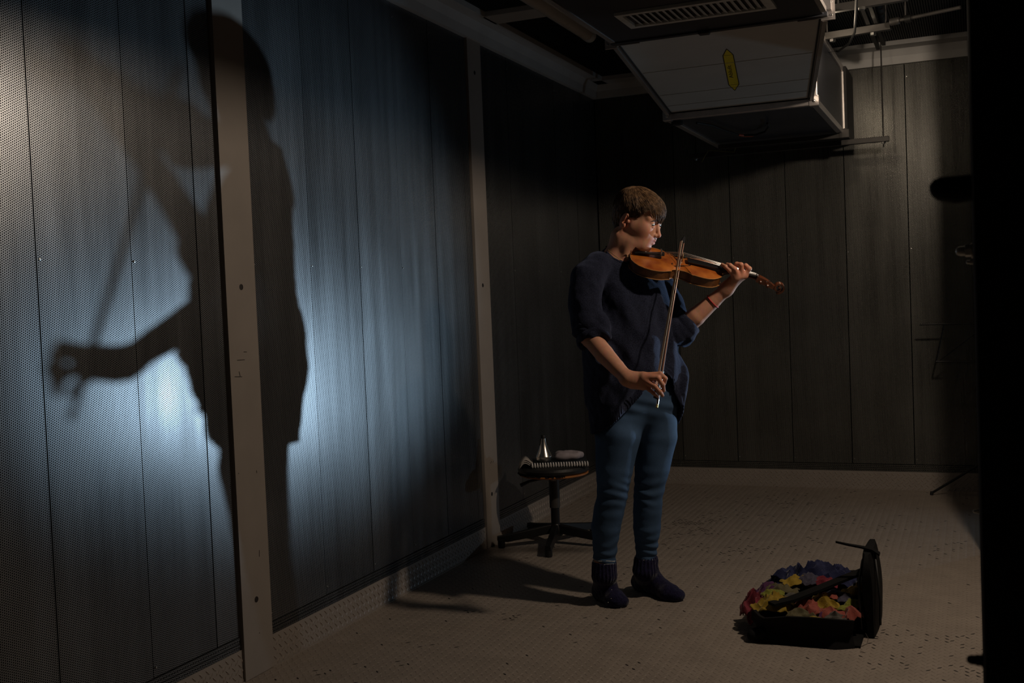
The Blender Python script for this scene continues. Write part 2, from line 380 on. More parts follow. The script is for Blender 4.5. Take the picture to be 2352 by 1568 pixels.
# tapered hood (its lower face is the pale panel with the sticker)
hl0, hr0 = (1.045, 4.075, 2.2), (1.815, 4.075, 2.2)
hl1, hr1 = (.915, 5.345, 2.135), (1.600, 5.345, 2.135)
hood = MB().add([hl0, hr0, hr1, hl1, (1.045, 4.075, 2.56), (1.815, 4.075, 2.56), (1.60, 5.345, 2.47), (.915, 5.345, 2.47)],
                [(0, 1, 2, 3), (7, 6, 5, 4), (0, 4, 5, 1), (1, 5, 6, 2), (2, 6, 7, 3), (3, 7, 4, 0)]).build('tapered_hood', 'duct_grey', vu)
def hoodpt(px, py, off=0.0):
    a, b, c = Vector(hl0), Vector(hr0), Vector(hl1); n = (b-a).cross(c-a).normalized(); n = n if n.z < 0 else -n
    d = ray(px, py); t = (a-CAM).dot(n)/d.dot(n); return CAM + d*t + n*off
for a, b in ((hl0, hl1), (hr0, hr1)):
    a = Vector(a); b = Vector(b); s = 1 if a.x > 1.4 else -1
    MB().bar(a+Vector((s*.004, 0, -.004)), b+Vector((s*.004, 0, -.004)), .016, .02).build('edge_profile', 'alu', vu)
    MB().bar(a+Vector((-s*.012, 0, -.003)), b+Vector((-s*.012, 0, -.003)), .006, .006).build('edge_seal', 'rubber', vu)
# pale bands on the panel (sheet joints)
for ya, yb in ((.36, .365), (.70, .705), (.88, .884)):
    A = Vector(hl0).lerp(Vector(hl1), ya); B = Vector(hr0).lerp(Vector(hr1), ya)
    MB().bar(A+Vector((.02, 0, -.0006)), B+Vector((-.02, 0, -.0006)), .002, .003).build('sheet_joint', 'duct_grey', hood)
# sticker
M['yellow'] = plain('yellow_sticker', (.62, .50, .008), .45, var=.04)
M['ink'] = plain('black_print', (.008, .008, .008), .5, var=.0)
outl = [(1669, 112), (1684, 125), (1697.4, 192.6), (1688, 207.5), (1674, 195), (1660.4, 127.6)]
st = MB().add([hoodpt(x, y, .0006) for x, y in outl] + [hoodpt(x, y, .0001) for x, y in outl], [tuple(range(6))]+[(i, (i+1) % 6, (i+1) % 6+6, i+6) for i in range(6)]).build('duct_sticker', 'yellow', vu)
st['label'] = 'yellow double-arrow sticker reading Abluft'
ln = MB()
for i in range(6): ln.bar(hoodpt(*outl[i], .0009), hoodpt(*outl[(i+1) % 6], .0009), .0035, .0004, up=(0, 0, 1))
ln.bar(hoodpt(*outl[5], .0009), hoodpt(*outl[1], .0009), .0028, .0004); ln.bar(hoodpt(*outl[2], .0009), hoodpt(*outl[4], .0009), .0028, .0004)
ln.build('sticker_border', 'ink', st)
tcu = bpy.data.curves.new('lettering', 'FONT'); tcu.body = 'Abluft'; tcu.size = 1.0; tcu.extrude = .004
to = bpy.data.objects.new('lettering_source', tcu); COL.objects.link(to)
bpy.context.view_layer.update(); me = bpy.data.meshes.new_from_object(to.evaluated_get(bpy.context.evaluated_depsgraph_get())); bpy.data.objects.remove(to)
p0 = hoodpt(1684.5, 178, .0010); p1 = hoodpt(1678.8, 149, .0010); q0 = hoodpt(1675.5, 179.8, .0010)
xs_ = max(v.co.x for v in me.vertices); hcap = .70
ux_ = (p1-p0); uy_ = (q0-p0); nn_ = ux_.cross(uy_).normalized()
for v in me.vertices: v.co = p0 + ux_*(v.co.x/xs_) + uy_*(v.co.y/hcap) + nn_*(v.co.z*.05)
me.materials.append(M['ink']); lo = bpy.data.objects.new('lettering', me); COL.objects.link(lo); setparent(lo, st)
# intake grille
gx0, gx1, gy0, gy1 = 1.175, 1.69, 3.63, 3.835
gp = MB()
for (a, b, c, d) in ((gx0, gy0, gx1, gy0+.022), (gx0, gy1-.022, gx1, gy1), (gx0, gy0+.022, gx0+.022, gy1-.022), (gx1-.03, gy0+.022, gx1, gy1-.022)):
    gp.box(a, b, nz-.006, c, d, nz+.006)
g = gp.build('intake_grille', 'grille', vu, bevel=.001)
MB().box(gx0+.02, gy0+.02, nz+.004, gx1-.02, gy1-.02, nz+.0065).build('grille_back', 'chip', g)
for i in range(20):
    x = gx0+.034+i*.0232
    MB().add([(x, gy0+.022, nz+.005), (x+.0165, gy0+.022, nz-.003), (x+.018, gy0+.022, nz-.003), (x+.0015, gy0+.022, nz+.005),
              (x, gy1-.022, nz+.005), (x+.0165, gy1-.022, nz-.003), (x+.018, gy1-.022, nz-.003), (x+.0015, gy1-.022, nz+.005)],
             [(0, 1, 2, 3), (7, 6, 5, 4), (0, 4, 5, 1), (1, 5, 6, 2), (2, 6, 7, 3), (3, 7, 4, 0)]).build('grille_blade', 'grille', g)
MB().box(1.37, 4.04, nz-.010, 1.41, 4.066, nz+.002, bev=.003).build('latch', 'duct_dark', vu)
# second casing with aluminium frame
MB().box(ux0+.02, uy0+.02, uz0+.012, ux1-.02, uy1-.02, uz1-.012).build('fan_casing', 'duct_dark', vu)
MB().box(ux1-.021, uy0+.03, uz0+.03, ux1-.010, uy1-.03, uz1-.03).build('side_panel', 'duct_dark', vu)
w_ = .032
def prof(a, b, m='alu'): MB().bar(a, b, w_).build('frame_profile', m, vu, bevel=.003)
zl, zh = uz0+.016, uz1-.016; xa, xb = ux0+.016, ux1-.016; ya, yb = uy0+.016, uy1-.016
for z in (zl, zh):
    prof((xa, ya, z), (xb, ya, z)); prof((xa, yb, z), (xb, yb, z)); prof((xa, ya, z), (xa, yb, z)); prof((xb, ya, z), (xb, yb, z), 'alu')
for x in (xa, xb):
    for y in (ya, yb): prof((x, y, uz0), (x, y, uz1))
for x, y in ((xa, ya), (xb, ya), (xb, yb)):
    c = MB().box(x-.022, y-.022, uz0-.004, x+.022, y+.022, uz0+.045, bev=.003).build('corner_block', 'alu', vu)
    MB().lathe([(.008, 0), (.008, .003), (.005, .005)], (x, y-.022, uz0+.02), (0, -1, 0), 14).build('corner_bolt', 'bolt', c, True)
for k in range(5):
    MB().lathe([(.004, 0), (.004, .003), (.0025, .004)], (ux0+.1+k*.14, uy0-.001, uz0+.024), (0, -1, 0), 8).build('screw', 'bolt', vu, True)
for z in (.10, .16, .25): 
    MB().lathe([(.006, 0), (.006, .01), (.004, .012)], (ux1-.016, uy0-.001, uz0+z), (0, -1, 0), 10).build('side_bolt', 'bolt', vu, True)
MB().box(ux0+.05, uy1-.02, uz0, ux1+.012, D-.002, uz1).build('wall_collar', 'rubber', vu)
MB().lathe([(.028, 0), (.030, .01), (.028, .02), (.018, .022)], (ux0+.05, uy0+.06, uz0+.002), (0, 0, -1), 20).build('cable_gland', 'rubber', vu, True)
# cable below the casing with its orange mark
cb = MB().tube([onp(x, y, 2, uz0-.01) for x, y in ((1600, 282), (1635, 288), (1665, 300), (1700, 311), (1735, 310), (1758, 302), (1766, 290), (1762, 283))], .006, 8).build('unit_cable', 'rubber', vu, True)
M['orange'] = plain('orange_mark', (.45, .07, .01), .5)
MB().tube([onp(x, y, 2, uz0-.01) for x, y in ((1696, 309.5), (1712, 311.5), (1730, 311))], .0068, 8).build('cable_mark', 'orange', cb, True)
# trapeze rails that carry the unit
tr = MB()
def rl(name, a, b, w, h, label, m='galv', group='hanging rails'):
    a = Vector(a); b = Vector(b); mid = (a+b)/2
    e = thing(name, mid, label, 'rail')
    MB().bar(a, b, w, h).build('channel', m, e, bevel=.002)
    return e
r1 = rl('hanging_rail', (.70, 6.655, 2.075), (1.862, 6.655, 2.075), .030, .030, 'long steel rail carrying the rear of the ventilation unit')
MB().tube([(1.83, 6.655, 2.03), (1.83, 6.655, ZC+.01)], .004, 8).build('threaded_rod', 'galv', r1)
MB().lathe([(.012, 0), (.012, .008), (.007, .009), (.007, .014)], (1.83, 6.655, 2.06), (0, 0, -1), 6).build('nut', 'bolt', r1)
MB().tube([(.74, 6.655, 2.03), (.74, 6.655, ZC+.01)], .004, 8).build('threaded_rod', 'galv', r1)
MB().lathe([(.012, 0), (.012, .008), (.007, .009), (.007, .014)], (.74, 6.655, 2.06), (0, 0, -1), 6).build('nut', 'bolt', r1)
r2 = rl('hanging_rail', (.93, 6.42, 2.085), (1.66, 6.42, 2.085), .026, .026, 'short steel rail directly under the rear of the ventilation unit')
MB().box(1.615, 6.40, 2.07, 1.665, 6.44, 2.12, bev=.003).build('clamp', 'galv', r2)
# services under the ceiling right of the unit
zs = 2.50
def cl(a, z=zs): return onp(a[0], a[1], 2, z)
r3 = rl('mounting_rail', cl((1895, 84)), cl((2046, 60)), .034, .034, 'lower of the two steel rails right of the ventilation unit')
r4 = rl('mounting_rail', cl((1915, 20)), cl((2085, -8)), .034, .034, 'upper of the two steel rails right of the ventilation unit')
for a in ((1912, 82), (2005, 67)):
    p = cl(a); MB().lathe([(.016, 0), (.016, .012), (.009, .014)], (p.x, p.y, zs-.018), (0, 0, -1), 6).build('nut', 'bolt', r3)
p = cl((1979, 7)); MB().lathe([(.016, 0), (.016, .012), (.009, .014)], (p.x, p.y, zs-.018), (0, 0, -1), 6).build('nut', 'bolt', r4)
for i, (a, b) in enumerate((((1977, 8), (2017, 110)), ((1996, 5), (2030, 100)))):
    e = thing('cross_bar', (cl(a)+cl(b))/2, ('left' if i == 0 else 'right')+' one of two thin dark cross bars over the steel rails', 'bar')
    MB().bar(cl(a, zs+.03), cl(b, zs+.03), .018, .022).build('bar', 'blackmetal', e)
    MB().tube([cl(b, zs+.03), cl(b, zs+.03)+Vector((0, 0, ZC-zs-.02))], .004, 8).build('threaded_rod', 'galv', e)
    MB().tube([cl(a, zs+.03), cl(a, zs+.03)+Vector((0, 0, ZC-zs-.02))], .004, 8).build('threaded_rod', 'galv', e)
for e, a in ((r3, (1900, 84)), (r3, (2035, 62)), (r4, (1925, 18)), (r4, (2065, -4))):
    MB().tube([cl(a), cl(a)+Vector((0, 0, ZC-zs+.01))], .004, 8).build('threaded_rod', 'galv', e)
e = thing('conduit_pipe', cl((2128, 34)), 'steel conduit pipe running right from the lower rail', 'pipe')
MB().tube([cl((2050, 50)), cl((2206, 17))], .009, 12).build('pipe', 'galv', e, True)
MB().lathe([(.019, 0), (.019, .03)], cl((2080, 44)), (cl((2206, 17))-cl((2050, 50))), 16).build('pipe_clamp', 'blackmetal', e, True)
MB().tube([cl((2080, 44)), cl((2080, 44))+Vector((0, 0, ZC-zs+.03))], .004, 8).build('threaded_rod', 'galv', e)
MB().lathe([(.018, 0), (.018, .04), (.014, .045)], cl((2046, 51)), (cl((2206, 17))-cl((2050, 50))), 16).build('socket', 'galv', e, True)
e = thing('flexible_hose', cl((2025, 30)), 'black corrugated hose beside the cross bars', 'hose')
A_ = cl((2015, 0), 2.58); B_ = cl((2030, 50), 2.58); 
MB().tube([A_.lerp(B_, i/40) for i in range(41)], [.020+.004*(i % 2) for i in range(41)], 14).build('hose', 'rubber', e, True)
e = thing('hanging_cable', cl((1962, 40)), 'black cable looping down beside the ventilation unit', 'cable')
MB().tube([cl(a, 2.46) for a in ((1968, -20), (1966, 30), (1963, 75), (1950, 100), (1925, 118), (1895, 120), (1885, 105))], .006, 8).build('cable', 'rubber', e, True)
e = thing('loose_wire', onp(1625, 340, 1, 6.4), 'thin yellow green wire dangling under the rear rail', 'wire')
M['yg'] = plain('yellow_green_wire', (.14, .13, .02), .5)
MB().tube([(1.03, 6.42, 2.075), (1.02, 6.43, 2.05), onp(1628, 345, 1, 6.44), onp(1619, 358, 1, 6.45), onp(1612, 372, 1, 6.45)], .0022, 6).build('wire', 'yg', e, True)

# fluorescent luminaire on the ceiling
e = thing('ceiling_light', (.66, 3.9, 2.5), 'long unlit fluorescent batten light left of the ventilation unit', 'light')
MB().box(.655, 2.55, 2.475, .735, 4.97, 2.535, bev=.006).build('housing', 'cornice', e)
M['diffuser'] = plain('frosted_diffuser', (.42, .37, .32), .25, var=.05)
MB().tube([(.640, 2.60, 2.475), (.640, 4.94, 2.475)], .030, 20).build('diffuser', 'diffuser', e, True)
MB().tube([(.640, 4.935, 2.475), (.640, 4.985, 2.475)], .032, 20).build('end_cap', 'cornice', e, True)
for y in (3.0, 4.95, 4.2): MB().box(.67, y-.02, 2.53, .71, y, ZC+.013).build('bracket', 'cornice', e)

# ------------------------------------------------------------------ stool
sc_ = Vector((.310, 5.135, 0)); SZ = .412
stool = thing('swivel_stool', sc_, 'worn black swivel stool with five-star base beside the left wall', 'stool')
def rel(x, y, z): return (sc_.x+x, sc_.y+y, z)
M['wood'] = plain('orange_plywood', (.42, .16, .045), .45, var=.15, scale=20)
M['vinyl'] = plain('worn_black_vinyl', (.010, .010, .010), .5, bump=.5, bscale=80)
M['greyplastic'] = plain('grey_plastic', (.05, .047, .043), .45)
M['paper'] = plain('white_sticker', (.35, .33, .30), .6)
MB().lathe([(.02, .0), (.165, .0), (.176, .006), (.176, .012), (.165, .014)], rel(0, 0, SZ-.058), n=48).build('seat_board', 'wood', stool, True)
mb = MB(); prof_ = [(.168, 0), (.178, .008), (.180, .022), (.172, .034), (.14, .042), (.05, .043)]
mb.lathe(prof_, rel(0, 0, SZ-.045), n=48); seat = mb.build('seat', 'vinyl', stool, True)
rg = random.Random(4)
fz = MB()
for k in range(46):
    a = -1.9+rg.uniform(-.9, 1.0); r = .177
    p = Vector(rel(r*math.cos(a), r*math.sin(a), SZ-.043)); fz.box(p.x-.004, p.y-.002, p.z-rg.uniform(.002, .007), p.x+.004, p.y+.002, p.z+.003)
fz.build('frayed_edge', 'vinyl', seat)['kind'] = 'stuff'
MB().lathe([(.0265, 0), (.0265, .167), (.024, .168)], rel(0, 0, SZ-.225), n=28).build('upper_tube', 'greyplastic', stool, True)
MB().lathe([(.022, 0), (.022, .10)], rel(0, 0, .09), n=24).build('lower_tube', 'blackmetal', stool, True)
MB().lathe([(.034, 0), (.034, .04), (.024, .06)], rel(0, 0, .045), n=24).build('hub', 'blackmetal', stool, True)
a0 = math.atan2(CAM.y-sc_.y, CAM.x-sc_.x)
vs = []
for i in range(9):
    for z in (SZ-.075, SZ-.088): a = a0-.75+i*.14; vs.append(rel(.0268*math.cos(a), .0268*math.sin(a), z))
MB().add(vs, [(2*i, 2*i+1, 2*i+3, 2*i+2) for i in range(8)]).build('sticker', 'paper', stool)
for k in range(5):
    a = math.radians(-77+72*k); d = Vector((math.cos(a), math.sin(a), 0)); s_ = Vector((-d.y, d.x, 0))
    A = Vector(rel(0, 0, .080))+d*.025; B = Vector(rel(0, 0, .048))+d*.300
    vs = []
    for p, hh, ww in ((A, .022, .019), (B-d*.05, .018, .017), (B, .012, .016)):
        for i, j in ((-1, -1), (1, -1), (.8, 1), (-.8, 1)): vs.append(p+s_*(ww*i)+Vector((0, 0, hh*j)))
    l_ = MB().add(vs, [(3, 2, 1, 0), (0, 1, 5, 4), (1, 2, 6, 5), (2, 3, 7, 6), (3, 0, 4, 7), (4, 5, 9, 8), (5, 6, 10, 9), (6, 7, 11, 10), (7, 4, 8, 11), (8, 9, 10, 11)]).build('leg', 'blackmetal', stool, bevel=.003)
    MB().lathe([(.016, 0), (.018, .008), (.018, .038), (.014, .042)], B-d*.02+Vector((0, 0, -.048)), n=16).build('foot', 'rubber', l_, True)
MB().tube([rel(-.03, -.03, SZ-.07), rel(-.10, -.085, SZ-.082), rel(-.135, -.115, SZ-.098)], [.006, .007, .010], 8).build('height_lever', 'rubber', stool, True)

# things lying on the seat
zt = SZ-.002
M['page'] = plain('paper_page', (.42, .39, .36), .7)
M['navycover'] = plain('dark_cover', (.02, .025, .03), .5)
rd = Vector((RGT.x, RGT.y, 0)).normalized(); fd = Vector((FWD.x, FWD.y, 0)).normalized()
def sp(a, b, z): p = sc_+rd*a+fd*b; return Vector((p.x, p.y, z))
# notebook: spiral edge towards the viewer
nb = thing('spiral_notebook', sp(.03, -.02, zt), 'black spiral notebook with white coil lying on the stool', 'notebook')
def slab(a0, a1, b0, b1, z0, z1, skew=0.0):
    v = [sp(a0, b0, z0), sp(a1, b0+skew, z0), sp(a1, b1+skew, z0), sp(a0, b1, z0)]; v += [p+Vector((0, 0, z1-z0)) for p in v]
    return MB().add(v, [(3, 2, 1, 0), (4, 5, 6, 7), (0, 1, 5, 4), (1, 2, 6, 5), (2, 3, 7, 6), (3, 0, 4, 7)])
slab(-.115, .172, -.115, .10, zt, zt+.003).build('back_cover', 'navycover', nb)
slab(-.113, .170, -.112, .098, zt+.003, zt+.012).build('pages', 'page', nb)
slab(-.115, .172, -.115, .10, zt+.012, zt+.015).build('front_cover', 'navycover', nb)
M['coil'] = plain('white_coil', (.80, .78, .76), .4)
for k in range(22):
    a = -.108+k*.0130; pts = []
    for j in range(9):
        t = -.5+j*(PI*1.25/8)*1.0
        t = math.radians(60)+j*math.radians(240)/8
        pts.append(sp(a+.0022*(j/8), -.112+.011*math.cos(t), zt+.0085+.0105*math.sin(t)))
    MB().tube(pts, .0036, 6).build('coil', 'coil', nb, True)
# booklet with curled pages
bk = thing('curled_booklet', sp(-.14, -.02, zt), 'pale booklet with curled corner at the left of the stool seat', 'booklet')
for lay in range(3):
    vs = []; nI = 14
    for i in range(nI):
        t = i/(nI-1); a = -.175+.002*lay+t*.115; zz = zt+.0045*lay+.002+.020*math.exp(-((t-.28)/.22)**2)*(1+.15*lay)-.012*max(0, .15-t)/.15
        for b in (-.10+.01*lay+.035*t*0, .06): vs.append(sp(a, b-.02*(1-t)*(b < 0)*0, zz))
    fs = [(2*i, 2*i+2, 2*i+3, 2*i+1) for i in range(nI-1)]
    o = MB().add(vs, fs).build('page', 'page', bk, True)
    md = o.modifiers.new('thickness', 'SOLIDIFY'); md.thickness = .003
# trumpet mute, a metal cone
M['brushed'] = plain('brushed_aluminium', (.66, .62, .57), .27, 1.0, var=.05)
mt = thing('metal_mute', sp(-.046, -.045, zt+.015), 'silver conical brass mute standing on the notebook', 'mute')
zb = zt+.0155
MB().lathe([(.026, 0), (.034, .004), (.0395, .014), (.0405, .026), (.0412, .028), (.0405, .030), (.034, .046), (.025, .066), (.0165, .092), (.0125, .112), (.0110, .122)], sp(-.046, -.045, zb), n=40).build('cone', 'brushed', mt, True)
MB().lathe([(.0108, 0), (.0125, .002), (.0125, .016), (.011, .018), (.006, .0182)], sp(-.046, -.045, zb+.118), n=24).build('cork_cap', 'rubber', mt, True)
for s in (-1, 1):
    p = sp(-.046, -.045, zb)
    MB().bar(p+rd*(s*.0125)+Vector((0, 0, .118)), p+rd*(s*.0185)+Vector((0, 0, .082)), .006, .006).build('cork_strip', 'rubber', mt)
M['lilac'] = plain('grey_lilac_cloth', (.33, .29, .31), .85, bump=.4, bscale=150)

def crumple(name, c, size, m, parent=None, seed=0, ridge=1.0, rotz=0.0, n=(40, 30), tilt=(0, 0), freq=9.0):
    """a folded, crumpled piece of cloth: noise-folded cushion of the given half sizes"""
    V = []; F = []; nu, nv = n; R = Matrix.Rotation(rotz, 3, 'Z') @ Matrix.Rotation(tilt[0], 3, 'X') @ Matrix.Rotation(tilt[1], 3, 'Y')
    for i in range(nv+1):
        ph = -PI/2+PI*i/nv
        for j in range(nu):
            th = 2*PI*j/nu
            p = Vector((math.copysign(abs(math.cos(th))**.75, math.cos(th))*math.cos(ph)**.7 if abs(ph) < PI/2-1e-6 else 0,
                        math.copysign(abs(math.sin(th))**.75, math.sin(th))*math.cos(ph)**.7 if abs(ph) < PI/2-1e-6 else 0, math.sin(ph)))
            q = Vector((p.x*size[0], p.y*size[1], p.z*size[2]))
            s1 = Vector((q.x*freq+seed*3.1, q.y*freq, seed*1.7)); f1 = 1-2*abs(noise.noise(s1)); f2 = 1-2*abs(noise.noise(s1*2.3+Vector((5, 1, 2)))); f3 = noise.noise(s1*.6)
            k = 1+.28*f3
            q = Vector((q.x*k, q.y*k, q.z)) ; q.z += (f1-.4)*size[2]*.55*ridge*max(0, p.z+.3) + (f2-.5)*size[2]*.28*ridge*max(0, p.z+.3)
            q.x += noise.noise(s1*1.7+Vector((9, 0, 0)))*size[0]*.25; q.y += noise.noise(s1*1.7+Vector((0, 9, 0)))*size[1]*.25
            V.append(Vector(c)+R@q)
    for i in range(nv):
        for j in range(nu): F.append((i*nu+j, i*nu+(j+1) % nu, (i+1)*nu+(j+1) % nu, (i+1)*nu+j))
    return MB().add(V, F).build(name, m, parent, True, loc=tuple(c))
a_ = math.atan2(rd.y, rd.x)
o = crumple('cleaning_cloth', sp(.080, .0, zt+.036), (.072, .05, .022), 'lilac', None, 2, .5, a_, freq=14); tag(o, 'folded grey lilac cloth on the notebook beside the mute', 'cloth')

# ------------------------------------------------------------------ music stand in the far right corner
ms = thing('music_stand', (2.20, 6.75, 0), 'thin black wire music stand in the dark right corner', 'music stand')
yS = 6.74
def ps(px, py): return onp(px, py, 1, yS)
A, B = ps(2112, 745), ps(2236, 742); C_, D_ = ps(2150, 830), ps(2236, 830)
MB().tube([A, B, B+(B-A)*.35], .0055, 8).build('top_bar', 'blackmetal', ms, True); MB().tube([C_, D_, D_+(D_-C_)*.5], .006, 8).build('ledge', 'blackmetal', ms, True)
MB().tube([ps(2168, 746), C_], .0045, 8).build('side_strut', 'blackmetal', ms, True)
MB().tube([C_+Vector((.02, 0, .005)), ps(2240, 765)], .004, 8).build('diagonal_strut', 'blackmetal', ms, True)
top = ps(2244, 735); low = Vector((top.x+.0, yS, .19)); MB().tube([top, low], .008, 10).build('pole', 'blackmetal', ms, True)
MB().tube([low+Vector((0, 0, .08)), low-Vector((0, 0, .02))], .014, 12).build('collar', 'blackmetal', ms, True)
for f in (onp(2140, 1132, 2, .012), Vector((low.x+.17, yS-.24, .012)), Vector((low.x+.22, yS+.12, .012))):
    l_ = MB().tube([low+Vector((0, 0, .01)), f], .007, 8).build('leg', 'blackmetal', ms, True)
    MB().lathe([(.009, 0), (.010, .01), (.008, .022)], f-Vector((0, 0, .012)), n=10).build('rubber_foot', 'rubber', l_, True)

# ------------------------------------------------------------------ smooth solid modelling (distance fields meshed with surface nets)
F32 = np.float32
def _v(p): return np.array(p, dtype=F32)
def snoise(P, f, s=0.0):
    x, y, z = P[:, 0]*f, P[:, 1]*f, P[:, 2]*f
    return (np.sin(x*1.7+1.3*np.sin(y*1.1+s)+s)+np.sin(y*2.1+1.7*np.sin(z*.9+1.3*s))+np.sin(z*1.3+1.5*np.sin(x*1.6+.7*s)+2*s))/3
def cone(a, b, ra, rb, k=.01, op='u'):
    a, b = _v(a), _v(b); ba = b-a; L2 = float(ba@ba)+1e-12; c = (a+b)/2; R = math.sqrt(L2)/2+max(ra, rb)
    def f(P):
        pa = P-a; h = np.clip(pa@ba/L2, 0, 1); q = pa-h[:, None]*ba
        return np.sqrt((q*q).sum(1))-(ra+(rb-ra)*h)
    return (f, c, R, k, op)
def ell(c, r, axes=None, k=.01, op='u'):
    c = _v(c); r = _v(r); A = np.eye(3, dtype=F32) if axes is None else np.array(axes, dtype=F32)
    def f(P):
        q = (P-c)@A.T; k0 = np.sqrt(((q/r)**2).sum(1)); k1 = np.sqrt(((q/(r*r))**2).sum(1))+1e-9
        return k0*(k0-1)/k1
    return (f, c, float(r.max())*1.02, k, op)
def chain(pts, rs, k=.01):
    return [cone(pts[i], pts[i+1], rs[i], rs[i+1], k if i == 0 else .004) for i in range(len(pts)-1)]
def custom(f, c, R, k=.01, op='u'): return (f, _v(c), R, k, op)
def evalsdf(prims, P, c=None, rad=0.0):
    d = np.full(len(P), 9.0, dtype=F32)
    for f, pc, R, k, op in prims:
        if c is not None and np.linalg.norm(pc-c) > R*1.25+rad+2*k+.02 and op != 'post': continue
        if op == 'post': d = f(P, d); continue
        e = f(P)
        if op == 'u':
            if k > 0:
                h = np.maximum(k-np.abs(d-e), 0)/k; d = np.minimum(d, e)-h*h*k*.25
            else: d = np.minimum(d, e)
        elif op == 's':
            h = np.maximum(k-np.abs(d+e), 0)/max(k, 1e-6); d = np.maximum(d, -e)+h*h*k*.25
    return d.astype(F32)
def sdf_mesh(prims, h, B=14):
    un = [p for p in prims if p[4] == 'u']
    lo = np.min([p[1]-p[2] for p in un], 0)-3*h; hi = np.max([p[1]+p[2] for p in un], 0)+3*h
    nb = np.ceil((hi-lo)/(h*B)).astype(int); off = 4
    hd = h*B*math.sqrt(3)/2
    g = np.arange(B+1); G = np.stack(np.meshgrid(g, g, g, indexing='ij'), -1).reshape(-1, 3).astype(F32)
    DIM = int(nb.max()*B+2*off)
    ids = []; vs = []; edges = []
    for bi in range(nb[0]):
        for bj in range(nb[1]):
            for bk in range(nb[2]):
                o = np.array([bi, bj, bk])*B; c = (lo+(o+B/2)*h).astype(F32)
                near = [p for p in prims if p[4] == 'post' or np.linalg.norm(p[1]-c) < p[2]*1.25+hd+2*p[3]+.02]
                if not any(p[4] == 'u' for p in near): continue
                dc = evalsdf(near, c[None, :], c, hd)[0]
                if abs(dc) > hd*2.0+.04: continue
                P = (lo+(o+G)*h).astype(F32); d = evalsdf(near, P, c, hd).reshape(B+1, B+1, B+1); s = d < 0
                if s.all() or not s.any(): continue
                # cells with a sign change: vertex = mean of edge crossings
                acc = np.zeros((B, B, B, 3), F32); cnt = np.zeros((B, B, B), F32)
                for ax in range(3):
                    for e1 in (0, 1):
                        for e2 in (0, 1):
                            sl0 = [None]*3; oth = [a for a in range(3) if a != ax]
                            sl0[ax] = slice(0, B); sl0[oth[0]] = slice(e1, B+e1); sl0[oth[1]] = slice(e2, B+e2)
                            sl1 = list(sl0); sl1[ax] = slice(1, B+1)
                            d0 = d[tuple(sl0)]; d1 = d[tuple(sl1)]; m = (d0 < 0) != (d1 < 0)
                            t = np.where(m, d0/np.where(m, d0-d1, 1), 0)
                            cnt += m
                            acc[..., ax] += t; acc[..., oth[0]] += e1*m; acc[..., oth[1]] += e2*m
                m = cnt > 0; idx = np.argwhere(m); gi = idx+o+off
                ids.append((gi[:, 0]*DIM+gi[:, 1])*DIM+gi[:, 2])
                vs.append(lo+(idx+o+acc[m]/cnt[m][:, None])*h)
                for ax in range(3):
                    oth = [(ax+1) % 3, (ax+2) % 3]
                    sl0 = [slice(0, B)]*3; sl1 = [slice(0, B)]*3; sl1[ax] = slice(1, B+1)
                    s0 = s[tuple(sl0)]; s1 = s[tuple(sl1)]
                    for sg in (True, False):
                        e = np.argwhere((s0 == sg) & (s1 == (not sg)))
                        if len(e):
                            e = e+o+off; q = np.stack([e]*4, 1)
                            q[:, 1, oth[0]] -= 1; q[:, 2, oth[0]] -= 1; q[:, 2, oth[1]] -= 1; q[:, 3, oth[1]] -= 1
                            if not sg: q = q[:, ::-1]
                            edges.append((q[..., 0]*DIM+q[..., 1])*DIM+q[..., 2])
    ids = np.concatenate(ids); V = np.concatenate(vs); Q = np.concatenate(edges)
    order = np.argsort(ids); ids = ids[order]; V = V[order]
    pos = np.searchsorted(ids, Q); pos = np.minimum(pos, len(ids)-1); ok = (ids[pos] == Q).all(1); Fq = pos[ok]
    return V, Fq
def mesh_obj(name, V, Q, m, parent=None, colors=None, smooth_iter=0):
    me = bpy.data.meshes.new(name); me.vertices.add(len(V)); me.vertices.foreach_set('co', np.asarray(V, F32).ravel())
    me.loops.add(len(Q)*4); me.loops.foreach_set('vertex_index', Q.astype(np.int32).ravel())
    me.polygons.add(len(Q)); me.polygons.foreach_set('loop_start', np.arange(0, len(Q)*4, 4, dtype=np.int32))
    me.update(calc_edges=True); me.validate()
    me.polygons.foreach_set('use_smooth', [True]*len(me.polygons))
    if colors is not None:
        ca = me.color_attributes.new('tone', 'FLOAT_COLOR', 'POINT'); ca.data.foreach_set('color', colors.astype(F32).ravel())
    me.materials.append(M[m] if isinstance(m, str) else m)
    o = bpy.data.objects.new(name, me); COL.objects.link(o)
    if parent is not None: setparent(o, parent)
    return o

# ------------------------------------------------------------------ the player
Rd = rd; Fd = fd; Up = Vector((0, 0, 1))
A0 = math.radians(25)
FAC = Rd*math.sin(A0)-Fd*math.cos(A0); LFT = Rd*math.cos(A0)+Fd*math.sin(A0)
VD = -.03
PERSON = Vector((1.0, 4.17, 0))
person = thing('person', PERSON, 'person in a dark blue knitted sweater and jeans playing a violin in socks', 'person')

